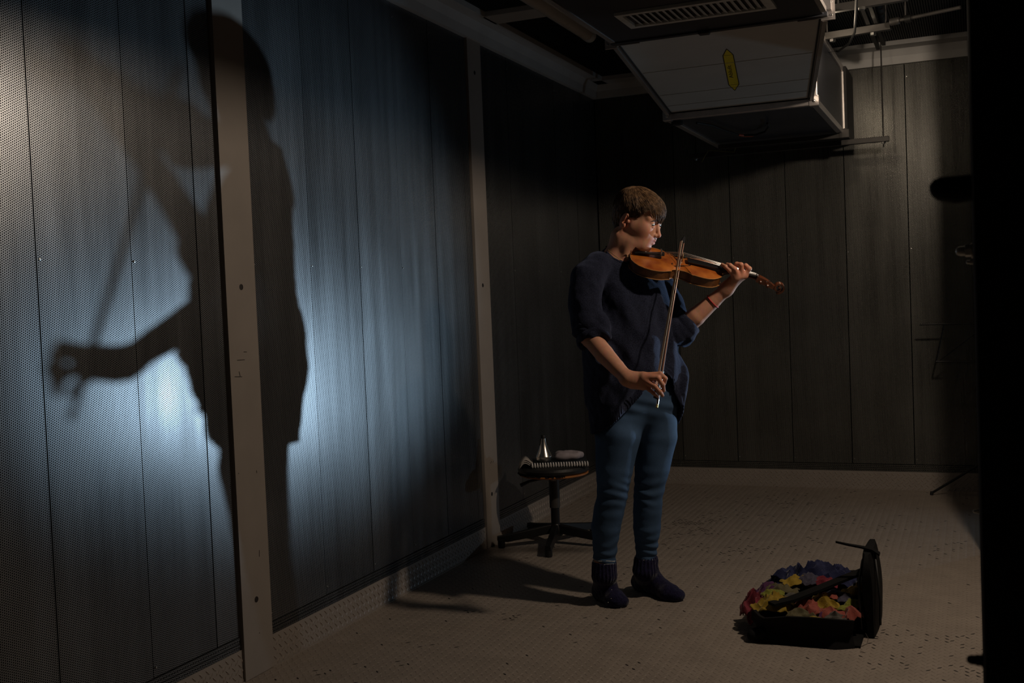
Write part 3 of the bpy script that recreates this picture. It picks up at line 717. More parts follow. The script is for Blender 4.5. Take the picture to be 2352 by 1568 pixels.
# head frame
hy, hp = math.radians(32), math.radians(24)
HF0 = Rd*math.cos(hy)-Fd*math.sin(hy); HV = -Fd*math.cos(hy)-Rd*math.sin(hy)      # HV: her right side, towards the viewer
HU = HF0*math.cos(hp)-Up*math.sin(hp); HW = HF0*math.sin(hp)+Up*math.cos(hp)
HO = at(1469, 497, .02)
HA = [[HU.x, HU.y, HU.z], [HV.x, HV.y, HV.z], [HW.x, HW.y, HW.z]]
def hd(u, v, w): return HO+HU*(u/1000)+HV*(v/1000)+HW*(w/1000)
def hell(c, r, k=10, op='u', rot=None):
    A = HA
    if rot is not None: A = (np.array(rot)@np.array(HA)).tolist()
    return ell(hd(*c), [x/1000 for x in r], A, k/1000, op)
def hcone(a, b, ra, rb, k=8, op='u'): return cone(hd(*a), hd(*b), ra/1000, rb/1000, k/1000, op)

head = [
    hell((-12, 0, 28), (90, 72, 76), 5),
    hell((36, 0, 34), (52, 60, 50), 20),
    hell((34, 0, -42), (50, 53, 66), 30),
    hell((60, 0, -62), (32, 33, 44), 22),
    hell((74, 0, -101), (14, 17, 12), 18),
]
for s in (-1, 1):
    head += [hcone((6, s*50, -40), (56, s*24, -93), 12, 10, 30), hcone((2, s*56, -15), (6, s*52, -42), 13, 13, 24),
             hell((56, s*38, -32), (22, 18, 20), 34), hell((28, s*35, -54), (44, 21, 50), 34), hcone((84, s*10, 13), (64, s*46, 13), 7.5, 8, 16)]
for s in (-1, 1):
    head += [hell((94, s*31, -3), (17, 17, 12), 12, 's')]
head += [hell((80, 0, -66), (15, 27, 22), 16),
         hcone((82, 0, 3), (105, 0, -38), 6.0, 8.0, 9), hell((106.5, 0, -42), (9.5, 9, 8.5), 6),
         hell((96, 11, -46), (10, 6.5, 7.5), 5), hell((96, -11, -46), (10, 6.5, 7.5), 5)]
for s in (-1, 1):
    head += [hell((99, s*6.5, -54), (5.5, 3.4, 5), 2, 's'), hell((69, s*31, -2), (16.5, 16, 13.0), 4),
             hcone((84, s*19, -13.5), (85.5, s*31, -15.5), 2.6, 3.0, 5), hcone((85.5, s*31, -15.5), (76, s*44, -12), 3.0, 2.6, 5)]
head += [hcone((96.5, 3, -67), (82, 27, -71.5), 5.6, 3.6, 4), hcone((96.5, -3, -67), (82, -27, -71.5), 5.6, 3.6, 4),
         hcone((94, 5, -79), (82, 23, -76), 6.8, 4.2, 4), hcone((94, -5, -79), (82, -23, -76), 6.8, 4.2, 4),
         hcone((101, 0, -73), (82.5, 29, -74.0), 1.5, 2.0, 3, 's'), hcone((101, 0, -73), (82.5, -29, -74.0), 1.5, 2.0, 3, 's'),
         hell((90, 0, -89), (7, 20, 5), 8, 's')]
for s in (-1, 1):
    rot = Matrix.Rotation(math.radians(-14), 3, 'Y') @ Matrix.Rotation(math.radians(-18*s), 3, 'Z')
    rot = [list(r) for r in rot]
    head += [hell((-24, s*76, -24), (18, 6.5, 31), 7, 'u', rot), hell((-16, s*84, -22), (11, 9, 20), 3, 's', rot),
             hell((-16, s*79, -47), (9, 5, 9), 5, 'u', rot), hell((-20, s*80.5, -16), (4.5, 3.5, 16), 3, 'u', rot), hell((-5, s*76, -26), (5, 5, 7), 4, 'u', rot)]
NK = [at(1428, 545, .03), at(1421, 575, .045), at(1416, 610, .06)]
body = list(head)+chain(NK, [.046, .047, .058], .03)+[cone(at(1477, 563, -.005), at(1440, 556, .02), .020, .034, .03), cone(at(1458, 560, 0), at(1437, 585, .02), .02, .018, .03), cone(at(1447, 560, -.005), at(1432, 604, -.01), .012, .010, .03)]

# torso sections: picture row, centre x, lateral half width, depth half width, distance
TS = [(568, 1420, .055, .05, .07), (592, 1424, .108, .072, .065), (612, 1430, .140, .088, .06), (650, 1440, .160, .103, .05), (700, 1450, .168, .115, .04), (760, 1450, .188, .124, .03),
      (800, 1449, .202, .132, .03), (850, 1456, .207, .150, .035), (900, 1461, .205, .146, .03), (950, 1461, .194, .136, .025), (1010, 1458, .178, .122, .02)]
tz, tc, tl, td = [], [], [], []
for (yy, xx, al, ad, dd) in TS:
    p = at(xx, yy, dd); tz.append(p.z); tc.append((p.x, p.y)); tl.append(al); td.append(ad)
tz = np.array(tz)[::-1]; tcx = np.array([c[0] for c in tc])[::-1]; tcy = np.array([c[1] for c in tc])[::-1]; tl = np.array(tl)[::-1]; td = np.array(td)[::-1]
def loft(scale_l=1.0, scale_d=1.0, off=0.0, zmin=-9, zmax=9):
    def f(P):
        z = P[:, 2]; cx = np.interp(z, tz, tcx); cy = np.interp(z, tz, tcy); a = np.interp(z, tz, tl)*scale_l+off; b = np.interp(z, tz, td)*scale_d+off
        x = P[:, 0]-cx; y = P[:, 1]-cy
        l = x*LFT.x+y*LFT.y; q = x*FAC.x+y*FAC.y
        r = (np.abs(l/a)**2.2+np.abs(q/b)**2.2)**(1/2.2); d = (r-1)*np.minimum(a, b)
        return np.maximum(np.maximum(d, z-zmax), zmin-z)
    return f
cT = at(1450, 790, .04); zbot = at(1458, 1008, .04).z; ztop = at(1420, 572, .07).z
# arms
RS, RE, RW = at(1352, 640, -.07), at(1353, 770, -.13), at(1441, 869, -.28)
LSH, LE, LW = at(1505, 640, .15), at(1562, 757, .05), at(1668, 664, -.02)
farmR = chain([RE, at(1388, 813, -.19), at(1416, 843, -.24), RW], [.038, .036, .030, .0255], .02)
farmL = chain([LE, at(1598, 727, .02), at(1640, 690, 0), LW], [.042, .038, .029, .0250], .02)
body += [custom(loft(.80, .78, 0, zbot+.34, ztop-.01), cT, .5, .03)]
body += chain([RS, RE], [.050, .038], .04)+farmR+chain([LSH, LE], [.052, .044], .04)+farmL

def fpts(l, d0=0.0): return [at(x, y, dd+d0) for x, y, dd in l]
# bow hand: palm, five fingers
pr = [ell(at(1461, 874, -.295), (.034, .016, .027), [list(Rd.normalized()), list(Fd), [0, 0, 1]], .02),
      cone(RW, at(1476, 865, -.30), .024, .017, .02), cone(RW, at(1474, 882, -.295), .022, .014, .02)]
pr += [cone(at(1478, 876, -.295), at(1500, 882, -.305), .014, .012, .015)]
body += pr
body += chain(fpts([(1478, 862, -.305), (1517, 858.5, -.325), (1528, 869, -.325), (1525.5, 881, -.318)]), [.0115, .0092, .0084, .0072], .012)
body += chain(fpts([(1479, 866, -.312), (1511.5, 868, -.335), (1522, 883, -.338), (1524.5, 897, -.330)]), [.0115, .0092, .0084, .0070], .012)
body += chain(fpts([(1477, 872, -.312), (1504, 887, -.335), (1515, 899, -.338), (1521.5, 908, -.330)]), [.0110, .0092, .0084, .0070], .012)
body += chain(fpts([(1474, 881, -.305), (1491, 894, -.318), (1502, 903.5, -.322), (1509.5, 910, -.318)]), [.0095, .0080, .0070, .0060], .012)
body += chain(fpts([(1452, 884, -.275), (1477, 889, -.275), (1496, 889, -.285), (1507, 884, -.298)]), [.0140, .0110, .0095, .0078], .014)
# left hand on the neck
body += [cone(LW, at(1690, 638, VD-.035), .022, .015, .02), cone(LW, at(1707, 634, VD-.030), .021, .013, .02), cone(LW, at(1680, 645, VD-.02), .020, .014, .02),
         cone(at(1690, 638, VD-.035), at(1711, 632, VD-.03), .013, .012, .012)]
body += chain(fpts([(1689, 636, -.040), (1677, 622, -.055), (1667, 612.5, -.050), (1658.5, 607, -.030)], VD), [.0105, .0085, .0076, .0062], .010)
body += chain(fpts([(1696, 635, -.042), (1687, 617, -.062), (1677, 609, -.055), (1670, 606.5, -.030)], VD), [.0110, .0092, .0082, .0066], .010)
body += chain(fpts([(1704, 633, -.040), (1702, 608, -.058), (1692, 606, -.045), (1688, 614, -.025)], VD), [.0112, .0095, .0084, .0068], .010)
body += chain(fpts([(1711, 631, -.034), (1721, 617, -.045), (1713, 609.5, -.036), (1708, 614, -.020)], VD), [.0112, .0095, .0084, .0070], .010)
body += chain(fpts([(1676, 652, -.005), (1690, 642, .022), (1700, 627, .026), (1703, 617, .022)], VD), [.0150, .0125, .0105, .0085], .014)

# legs inside the jeans, feet inside the socks
RL = [(1430, 935, .02, .088), (1419, 1000, .0, .091), (1411, 1075, .0, .074), (1407, 1135, .0, .0605), (1398, 1175, .01, .0600), (1392, 1210, .02, .0590), (1390, 1250, .03, .050), (1388, 1292, .035, .0435)]
LL = [(1503, 935, .08, .092), (1508, 1000, .08, .084), (1498, 1075, .085, .070), (1489, 1135, .09, .0585), (1487, 1175, .10, .0575), (1486, 1210, .11, .0560), (1485, 1250, .125, .046), (1484, 1288, .135, .0410)]
def legch(L, sub, k=.03): return chain([at(x, y, d) for x, y, d, r in L], [r-sub for x, y, d, r in L], k)
rheel = onp(1383, 1376, 2, 0)+Up*.034; rball = onp(1414, 1391, 2, 0)+Up*.026; rtoe = onp(1426, 1394, 2, 0)+Up*.022
lheel = onp(1473, 1354, 2, 0)+Up*.034; lball = onp(1538, 1376, 2, 0)+Up*.026; ltoe = onp(1557, 1380, 2, 0)+Up*.022
rank = at(1388, 1318, .035); lank = at(1482, 1312, .13)
def foot(sub, g=0.0):
    out = []
    for ank, hl_, bl, to in ((rank, rheel, rball, rtoe), (lank, lheel, lball, ltoe)):
        side = (bl-hl_).cross(Up).normalized()
        top = at(1388, 1292, .035) if ank is rank else at(1484, 1288, .135)
        ins = hl_.lerp(bl, .45)+Up*.035
        out += chain([top, ank, hl_], [.046-sub, .042-sub, .036-sub], .03)
        out += [cone(ank, ins, .038-sub, .034-sub, .03), cone(ins, bl, .033-sub, .030-sub, .02), cone(hl_, bl, .034-sub, .030-sub, .03)]
        out += [cone(bl+side*.016, to+side*.010, .026-sub, .022-sub, .02), cone(bl-side*.018, to-side*.014, .025-sub, .020-sub, .02)]
    return out
body += legch(RL, .013)+legch(LL, .013)+[cone(at(1452, 930, .03), at(1486, 935, .06), .05, .05, .05), ell(at(1463, 905, .045), (.13, .085, .12), [list(LFT), list(FAC), [0, 0, 1]], .04)]+foot(.006)
V_, Q_ = sdf_mesh(body, .0026)
# skin tones: lips, cheeks, knuckles
HOn = _v(HO); loc = (V_-HOn)@np.array(HA, dtype=F32).T*1000
col = np.ones((len(V_), 4), F32); 
def blob(c, r): return np.exp(-(((loc-_v(c))/_v(r))**2).sum(1))
lip = np.clip((blob((96, 0, -68), (12, 26, 5.5))+blob((92, 0, -79), (11, 23, 6.5)))*1.3, 0, 1)
red = np.clip(blob((62, 45, -40), (26, 22, 20))+blob((62, -45, -40), (26, 22, 20))+blob((108, 0, -44), (14, 12, 12))*1.2+blob((-22, 80, -25), (25, 14, 35))+blob((80, 0, -105), (20, 22, 15))*.5, 0, 1)
nd = np.minimum(np.linalg.norm(V_-_v(at(1500, 880, -.32)), axis=1), np.linalg.norm(V_-_v(at(1698, 615, VD-.04)), axis=1)); red = np.clip(red+np.exp(-(nd/.045)**2)*.8, 0, 1)
for i, (lc, rc) in enumerate(((.74, .98), (.42, .74), (.42, .68))): col[:, i] = 1*(1-lip)*(1-red*(1-rc))+lip*lc
m, n_, l_, b_ = mat('skin'); M['skin'] = m
va = n_.new('ShaderNodeVertexColor'); va.layer_name = 'tone'
mx = n_.new('ShaderNodeMixRGB'); mx.blend_type = 'MULTIPLY'; mx.inputs[0].default_value = 1; mx.inputs[1].default_value = (.68, .335, .215, 1)
l_.new(va.outputs[0], mx.inputs[2])
nz = n_.new('ShaderNodeTexNoise'); nz.inputs['Scale'].default_value = 60; nz.inputs['Detail'].default_value = 4
hs = n_.new('ShaderNodeMixRGB'); hs.blend_type = 'MULTIPLY'; hs.inputs[0].default_value = .35; l_.new(mx.outputs[0], hs.inputs[1]); l_.new(nz.outputs['Color'], hs.inputs[2])
l_.new(hs.outputs[0], b_.inputs['Base Color']); b_.inputs['Roughness'].default_value = .58
b_.inputs['Subsurface Weight'].default_value = .12; b_.inputs['Subsurface Radius'].default_value = (.01, .004, .002); b_.inputs['Subsurface Scale'].default_value = .6
bp = n_.new('ShaderNodeBump'); bp.inputs['Strength'].default_value = .15; bp.inputs['Distance'].default_value = .001
n2 = n_.new('ShaderNodeTexNoise'); n2.inputs['Scale'].default_value = 420; l_.new(n2.outputs['Fac'], bp.inputs['Height']); l_.new(bp.outputs['Normal'], b_.inputs['Normal'])
skin = mesh_obj('body', V_, Q_, 'skin', person, col)

# eyes, lids, brows
M['eyewhite'] = plain('eye_white', (.55, .50, .47), .25, var=.02); M['iris'] = plain('dark_iris', (.03, .022, .018), .2, var=0)
M['brow'] = plain('brown_brow', (.035, .018, .01), .7)
M['lash'] = plain('dark_lash', (.02, .012, .01), .6)
for s in (1, -1):
    mb = MB()
    for i in range(2): pass
    ec = hd(72.6, s*31, -5.5); fw_ = (HU*.86+HW*(-.42)+HV*.1).normalized()
    eye = MB().lathe([(.0139*math.sin(PI*i/14), -.0139*math.cos(PI*i/14)) for i in range(15)], ec, fw_, 20).build('eye', 'eyewhite', person, True)
    MB().lathe([(.0001, .01405), (.0030, .0138), (.0056, .0128), (.0058, .0125)][::-1], ec, fw_, 18).build('iris', 'iris', eye, True)
    # lash line of the lowered upper lid
    pts = []
    for j in range(9):
        t = (j/8-.5)*1.7
        c_ = ec+(HU*math.cos(t)*.0150+HV*math.sin(t)*.0150*1.0)+HW*(-.0012-.0035*abs(t)**2*.9)+HU*.0
        pts.append(c_)
    MB().tube(pts, [.0004, .0008, .0010, .0012, .0012, .0012, .0012, .0009, .0005], 6).build('eyelash', 'lash', person, True)
    pts = [hd(88.5-.5*j*j*.44, s*(12+j*5.2), 11+j*.9-(.22*j*j)) for j in range(8)]
    MB().tube(pts, [.0010, .0017, .0020, .0020, .0018, .0016, .0012, .0006], 8).build('eyebrow', 'brow', person, True)

# ------------------------------------------------------------------ hair: a cap plus strands
hcut_u = np.array([-120, -95, -60, -47, -40, -12, -6, 12, 22, 34, 58, 74, 82, 120], F32); hcut_w = np.array([-92, -92, -84, -60, 0, 4, -22, -22, 0, 10, 44, 60, 66, 66], F32)
def haircut(P, d):
    l = (P-HOn)@np.array(HA, dtype=F32).T*1000
    hmin = np.interp(l[:, 0], hcut_u, hcut_w)
    az = np.arctan2(l[:, 1], l[:, 0]+10)
    d = d-.0016*np.sin(az*38+l[:, 2]*.05+2*np.sin(l[:, 2]*.07))-.0012*np.sin(az*71+l[:, 2]*.09)
    return np.maximum(d, (hmin-l[:, 2])/1000)
hair = [hell((-18, 0, 28), (102, 79, 83), 5), hell((34, 0, 34), (58, 66, 56), 24), hell((-55, 0, -20), (54, 58, 70), 24), custom(haircut, HO, 1, 0, 'post')]
hv, hq = sdf_mesh(hair, .0028)
m, n_, l_, b_ = mat('hair'); M['hair'] = m
tc_ = n_.new('ShaderNodeTexCoord'); nz = n_.new('ShaderNodeTexNoise'); nz.inputs['Scale'].default_value = 75; nz.inputs['Detail'].default_value = 3; l_.new(tc_.outputs['Object'], nz.inputs['Vector'])
cr = n_.new('ShaderNodeValToRGB'); cr.color_ramp.elements[0].position = .3; cr.color_ramp.elements[0].color = (.032, .016, .008, 1); cr.color_ramp.elements[1].position = .72; cr.color_ramp.elements[1].color = (.22, .125, .060, 1)
l_.new(nz.outputs['Fac'], cr.inputs[0]); l_.new(cr.outputs[0], b_.inputs['Base Color']); b_.inputs['Roughness'].default_value = .55; b_.inputs['Specular IOR Level'].default_value = .35
hobj = mesh_obj('hair', hv, hq, 'hair', person)
rg = random.Random(11); sm = MB()
cd_ = Vector((-.42, 0, .91)).normalized(); e1 = Vector((.91, 0, .42)).normalized(); e2 = Vector((0, 1, 0))
def shell(dv, k=1.0):
    # outermost of the two cap ellipsoids along a direction from the cap centre
    c1_, r1_ = Vector((-18, 0, 28)), Vector((102, 79, 83)); t1 = 1/math.sqrt((dv.x/r1_.x)**2+(dv.y/r1_.y)**2+(dv.z/r1_.z)**2)
    # second ellipsoid centred elsewhere: solve the ray
    c2_, r2_ = Vector((34, 0, 34)), Vector((58, 66, 56)); o_ = c1_-c2_
    a = sum((dv[i]/r2_[i])**2 for i in range(3)); b = sum(dv[i]*o_[i]/r2_[i]**2 for i in range(3)); c = sum((o_[i]/r2_[i])**2 for i in range(3))-1
    dsc = b*b-a*c; t2 = (-b+math.sqrt(dsc))/a if dsc > 0 else 0
    bl_ = max(0, 24-abs(t1-t2))/24
    return c1_+dv*((max(t1, t2)+6.5*bl_*bl_)*k)
for s_ in range(6500):
    al = rg.uniform(-PI, PI); front = max(0, math.cos(al)); cl_ = noise.noise(Vector((math.cos(al)*5, math.sin(al)*5, 1.0)))
    th0 = rg.uniform(.02, 1.65); ln_ = rg.uniform(.55, .95)+.2*front; swirl = -.22+.35*cl_+rg.uniform(-.06, .06)
    tuft = noise.noise(Vector((math.cos(al)*9, math.sin(al)*9, th0*2.2)))
    lift = 1.005+.022*max(0, tuft)+rg.uniform(0, .014)+front*.006; pts = []
    nS = 7; wob = rg.uniform(.2, 1)
    for i in range(nS):
        t = i/(nS-1); th = th0+ln_*t; a2 = al+swirl*t-.25*front*t+.05*noise.noise(Vector((al*6, th*5, 3)))
        dv = cd_*math.cos(th)+(e1*math.cos(a2)+e2*math.sin(a2))*math.sin(th)
        p = shell(dv, lift+.020*math.sin(t*PI)*wob+(.012*t*t if front > .3 else 0))
        lim = float(np.interp(p.x, hcut_u, hcut_w))
        if p.x > 66: lim = max(56-(p.x-66)*2.6-(10 if p.y < 10 else 0), 3+max(0, p.y-12)*.8)
        if p.z < lim-9+8*tuft: break
        pts.append(hd(p.x, p.y, p.z))
    if len(pts) < 3: continue
    kk = len(pts); rr = rg.uniform(.0006, .0012); sm.tube(pts, [rr*(1-.8*(i/(kk-1))**2) for i in range(kk)], 3, cap=False)
for k_ in range(14):      # a few stray hairs
    al = rg.uniform(-.5, .5)*2; p = shell((cd_*math.cos(1.2)+(e1*math.cos(al)+e2*math.sin(al))*math.sin(1.2)), 1.0); q = p*1.0
    o2 = Vector((rg.uniform(5, 16), rg.uniform(-6, 6), rg.uniform(-2, 10)))
    sm.tube([hd(*p), hd(*(p+o2*.5)), hd(*(p+o2+Vector((2, 0, 3))))], [.0005, .0004, .0002], 3, cap=False)
so = sm.build('hair_strands', 'hair', hobj, False); so['kind'] = 'stuff'
so.data.polygons.foreach_set('use_smooth', [True]*len(so.data.polygons))

# ------------------------------------------------------------------ sweater
def wool_post(P, d):
    s = (P[:, 0]-PERSON.x)*Rd.x+(P[:, 1]-PERSON.y)*Rd.y; t = (P[:, 0]-PERSON.x)*Fd.x+(P[:, 1]-PERSON.y)*Fd.y; z = P[:, 2]
    low = np.clip((1.35-z)/.35, .2, 1)
    fold = .0085*np.sin(s*34+2.2*np.sin(z*5.2)+t*11+1.3)*low + .0065*np.sin(s*61-z*9+t*20+1.5*np.sin(z*11))*low
    fold += .0060*np.sin(z*38+s*26+2*np.sin(s*17))*np.clip(1-np.abs(z-1.02)/.28, 0, 1)
    fold += .0030*np.sin(z*95+s*30+2.4*np.sin(s*40+z*20))*np.clip(1-np.abs(z-1.085)/.075, 0, 1)*np.clip((-s-.0)/.1, 0, 1)+.0018*snoise(P, 75.0, 1.0)+.0026*snoise(P, 30.0, 2.0)
    return d-fold
hx = [1330, 1356, 1400, 1430, 1452, 1472, 1484, 1494, 1530, 1546, 1553, 1568, 1600]
hyy = [1010, 1004, 974, 946, 925, 902, 872, 862, 858, 872, 905, 932, 945]
hs_, hz_ = [], []
for x_, y_ in zip(hx, hyy):
    p = at(x_, y_, -.06); hs_.append((p-PERSON).dot(Rd)); hz_.append(p.z)
zback = at(1560, 972, .12).z
def hem_post(P, d):
    s = (P[:, 0]-PERSON.x)*Rd.x+(P[:, 1]-PERSON.y)*Rd.y; t = (P[:, 0]-PERSON.x)*Fd.x+(P[:, 1]-PERSON.y)*Fd.y
    hz = np.interp(s, hs_, hz_); tb = np.clip((t-.015)/.07, 0, 1); hz = hz*(1-tb)+zback*tb
    zz = P[:, 2]; az = np.arctan2(t, s)
    d = d-.0016*np.sin(az*110)*np.clip((hz+.05-zz)/.01, 0, 1)+.002*np.clip((hz+.05-zz)/.01, 0, 1); inner = d+.010
    d = np.where(zz < hz+.16, np.maximum(d, -inner), d)
    return np.maximum(d, hz-zz)
RC = at(1359, 773, -.125); LC = at(1581, 739, .035)
sw_ = [custom(loft(1, 1, 0, zbot-.05, ztop+.02), cT, .62, .02)]
sw_ += chain([at(1372, 612, -.02), at(1350, 640, -.06), at(1344, 700, -.09), at(1356, 764, -.12), RC], [.060, .067, .0655, .062, .056], .022)
sw_ += chain([at(1490, 615, .13), LSH, at(1535, 700, .11), at(1562, 752, .05), LC], [.055, .066, .062, .056, .049], .022)
sw_ += [cone(at(1345, 745, -.115), at(1372, 745, -.12), .054, .050, .02)]
dirR = (at(1388, 813, -.19)-RE).normalized(); dirL = (at(1640, 690, 0)-LE).normalized()
def ringp(c, d, R1, r, k=.006):
    c = _v(c); d = _v(d)
    def f(P):
        q = P-c; h = q@d; rr_ = np.sqrt(np.maximum((q*q).sum(1)-h*h, 0)); return np.sqrt((rr_-R1)**2+(h*.55)**2)-r
    return custom(f, c, R1+r*2.2, k)
dR = (dirR+Vector((0, 0, -1))*.9).normalized()
sw_ += [ringp(RC+dR*.004, dR, .056, .0140), ringp(LC, dirL, .049, .0135), ringp(RC-dR*.034, dR, .060, .0110, .003), ringp(LC-dirL*.033, dirL, .053, .0120, .003), ringp(LC-dirL*.062, dirL, .056, .0110, .003)]
sw_ += [custom(wool_post, cT, 9, 0, 'post')]
# neck and sleeve openings
sw_ += [cone(at(1424, 552, .03), at(1420, 590, .035), .064, .056, .010, 's'), cone(RC+dirR*.00, RC+dR*.07, .040, .050, .004, 's'), cone(LC+dirL*.002, LC+dirL*.08, .036, .046, .004, 's')]
sw_ += [custom(hem_post, cT, 9, 0, 'post')]
V_, Q_ = sdf_mesh(sw_, .0034)
m, n_, l_, b_ = mat('navy_wool'); M['wool'] = m
tc_ = n_.new('ShaderNodeTexCoord'); nz = n_.new('ShaderNodeTexNoise'); nz.inputs['Scale'].default_value = 260; nz.inputs['Detail'].default_value = 5; nz.inputs['Roughness'].default_value = .7; l_.new(tc_.outputs['Object'], nz.inputs['Vector'])
cr = n_.new('ShaderNodeValToRGB'); cr.color_ramp.elements[0].position = .36; cr.color_ramp.elements[0].color = (.0028, .0034, .0085, 1); cr.color_ramp.elements[1].position = .70; cr.color_ramp.elements[1].color = (.026, .031, .060, 1)
l_.new(nz.outputs['Fac'], cr.inputs[0]); l_.new(cr.outputs[0], b_.inputs['Base Color']); b_.inputs['Roughness'].default_value = .95; b_.inputs['Specular IOR Level'].default_value = .15
b_.inputs['Sheen Weight'].default_value = .22; b_.inputs['Sheen Roughness'].default_value = .5; b_.inputs['Sheen Tint'].default_value = (.5, .6, 1, 1)
bp = n_.new('ShaderNodeBump'); bp.inputs['Strength'].default_value = .9; bp.inputs['Distance'].default_value = .003
l_.new(nz.outputs['Fac'], bp.inputs['Height']); l_.new(bp.outputs['Normal'], b_.inputs['Normal'])
sweater = mesh_obj('sweater', V_, Q_, 'wool', person)
for c_, d_, R1, r1 in ((RC+Vector((0, 0, .006)), dR, .0535, .0135), (RC-dR*.020+Vector((0, 0, .004)), dR, .0585, .0095), (RC-dR*.042, (dR+Rd*.15).normalized(), .0610, .0080), (LC+dirL*.004, dirL, .0435, .0125), (LC-dirL*.020, dirL, .0500, .0105), (LC-dirL*.044, (dirL+Up*.15).normalized(), .0540, .0095)):
    q_ = d_.orthogonal().normalized(); w_ = d_.cross(q_); nK = 40
    MB().tube([c_+(q_*math.cos(t)+w_*math.sin(t))*(R1+.0028*math.sin(3*t+R1*900)+.0016*math.sin(7*t))+d_*(.005*math.sin(2*t+R1*500)) for t in [2*PI*i/nK for i in range(nK)]],
              [r1*(1+.16*math.sin(5*t+R1*300)) for t in [2*PI*i/nK for i in range(nK)]], 10, closed=True).build('rolled_cuff', 'wool', sweater, True)
MB().tube([at(*p) for p in ((1391, 573, .06), (1396, 583, .01), (1408, 594, -.018), (1424, 602, -.026), (1440, 605, -.018), (1450, 598, .02), (1447, 585, .07), (1425, 570, .105), (1402, 566, .10))], .006, 10, closed=True).build('collar', 'wool', sweater, True)
M['gold'] = plain('thin_gold_chain', (.45, .30, .14), .35, .6)
MB().tube([at(*p) for p in ((1393, 566, .05), (1399, 576, .005), (1410, 586, -.016), (1424, 595, -.022), (1436, 600, -.012))], .0012, 6).build('necklace', 'gold', person, True)
M['red'] = plain('red_cord', (.45, .03, .03), .6)
wb_ = at(1637, 692, .0); d_ = (LW-LE).normalized(); q_ = d_.orthogonal().normalized(); w_ = d_.cross(q_)
MB().tube([wb_+(q_*math.cos(t)+w_*math.sin(t))*.0315 for t in [2*PI*i/28 for i in range(28)]], .0024, 8, closed=True).build('wrist_band', 'red', person, True)

# ------------------------------------------------------------------ jeans
def jean_post(P, d):
    z = P[:, 2]; s = (P[:, 0]-PERSON.x)*Rd.x+(P[:, 1]-PERSON.y)*Rd.y
    br = .35+.65*np.clip(.5+1.1*snoise(P, 22, 5), 0, 1)
    kn = br*np.exp(-((z-.45)/.055)**2); an = br*np.exp(-((z-.20)/.075)**2); hp_ = br*np.exp(-((z-.80)/.05)**2)
    w = .0036*np.sin(z*150+s*34+2.6*np.sin(s*23+z*14))*kn+.0032*np.sin(z*175+2.2*np.sin(s*31+z*20))*an*.9+.0028*np.sin(z*120+s*40)*hp_
    return d-w-.0010*snoise(P, 40, 3)
jn = legch(RL, 0, .03)+legch(LL, 0, .03)+[cone(at(1455, 925, .03), at(1488, 930, .07), .078, .076, .06), ell(at(1463, 895, .045), (.155, .112, .115), [list(LFT), list(FAC), [0, 0, 1]], .06), custom(jean_post, cT, 9, 0, 'post')]
V_, Q_ = sdf_mesh(jn, .0032)
M['denim'] = plain('blue_denim', (.046, .092, .175), .8, var=.28, scale=9, bump=.5, bscale=700, spec=.25)
jeans = mesh_obj('jeans', V_, Q_, 'denim', person)
M['hemcol'] = plain('pale_frayed_hem', (.38, .40, .41), .9, var=.4, scale=120)
for L in (RL, LL):
    a = at(*L[-1][:3]); b = at(L[-2][0], L[-2][1], L[-2][2]); d = (b-a).normalized(); q = d.orthogonal().normalized(); w = d.cross(q)
    for k in range(2):
        c = a+d*(.004+.013*k)
        MB().tube([c+(q*math.cos(t)+w*math.sin(t))*(L[-1][3]+.0015+.0008*math.sin(5*t+k)) + d*(.0025*math.sin(3*t+k)) for t in [2*PI*i/30 for i in range(30)]], .0022, 6, closed=True).build('frayed_hem', 'hemcol', jeans, True)
# inseam and fly
M['stitch'] = plain('seam_thread', (.10, .12, .15), .8)

# ------------------------------------------------------------------ socks
def sock_post(P, d):
    z = P[:, 2]; out = d-.0012*snoise(P, 120, 2)
    for top in (at(1388, 1292, .035), at(1484, 1288, .135)):
        a = np.arctan2(P[:, 1]-top.y, P[:, 0]-top.x); r = np.hypot(P[:, 1]-top.y, P[:, 0]-top.x)
        rb = np.clip((z-.085)/.02, 0, 1)*np.clip(1-(r-.09)/.02, 0, 1); out = out-.0018*np.sin(a*22)*rb-.003*rb
    out = np.maximum(out, .001-z)
    return np.maximum(out, z-.172+.006*np.sin(P[:, 0]*20))
sk = foot(0)+[custom(sock_post, cT, 9, 0, 'post')]
V_, Q_ = sdf_mesh(sk, .003)
M['sock'] = plain('navy_knitted_sock', (.014, .013, .040), .95, var=.45, scale=160, bump=1.0, bscale=260, spec=.1, sheen=.3)
# each foot its own sock
left = ((V_[:, 0]-PERSON.x)*Rd.x+(V_[:, 1]-PERSON.y)*Rd.y) > ((at(1437, 1330, .08)-PERSON).dot(Rd))
for flag in (False, True):
    keep = (left[Q_[:, 0]] == flag); q = Q_[keep]; used_, inv = np.unique(q, return_inverse=True)
    so = mesh_obj('sock', V_[used_], inv.reshape(-1, 4), 'sock', person)
    if not flag:
        fl_ = MB()
        for (x, y) in ((1405, 1354), (1397, 1383), (1414, 1382), (1404, 1374), (1426, 1396)):
            p = at(x, y, -.022); MB().lathe([(.0001, -.0016), (.0022, 0), (.0001, .0016)], p, n=8).build('lint', 'page', so, True)

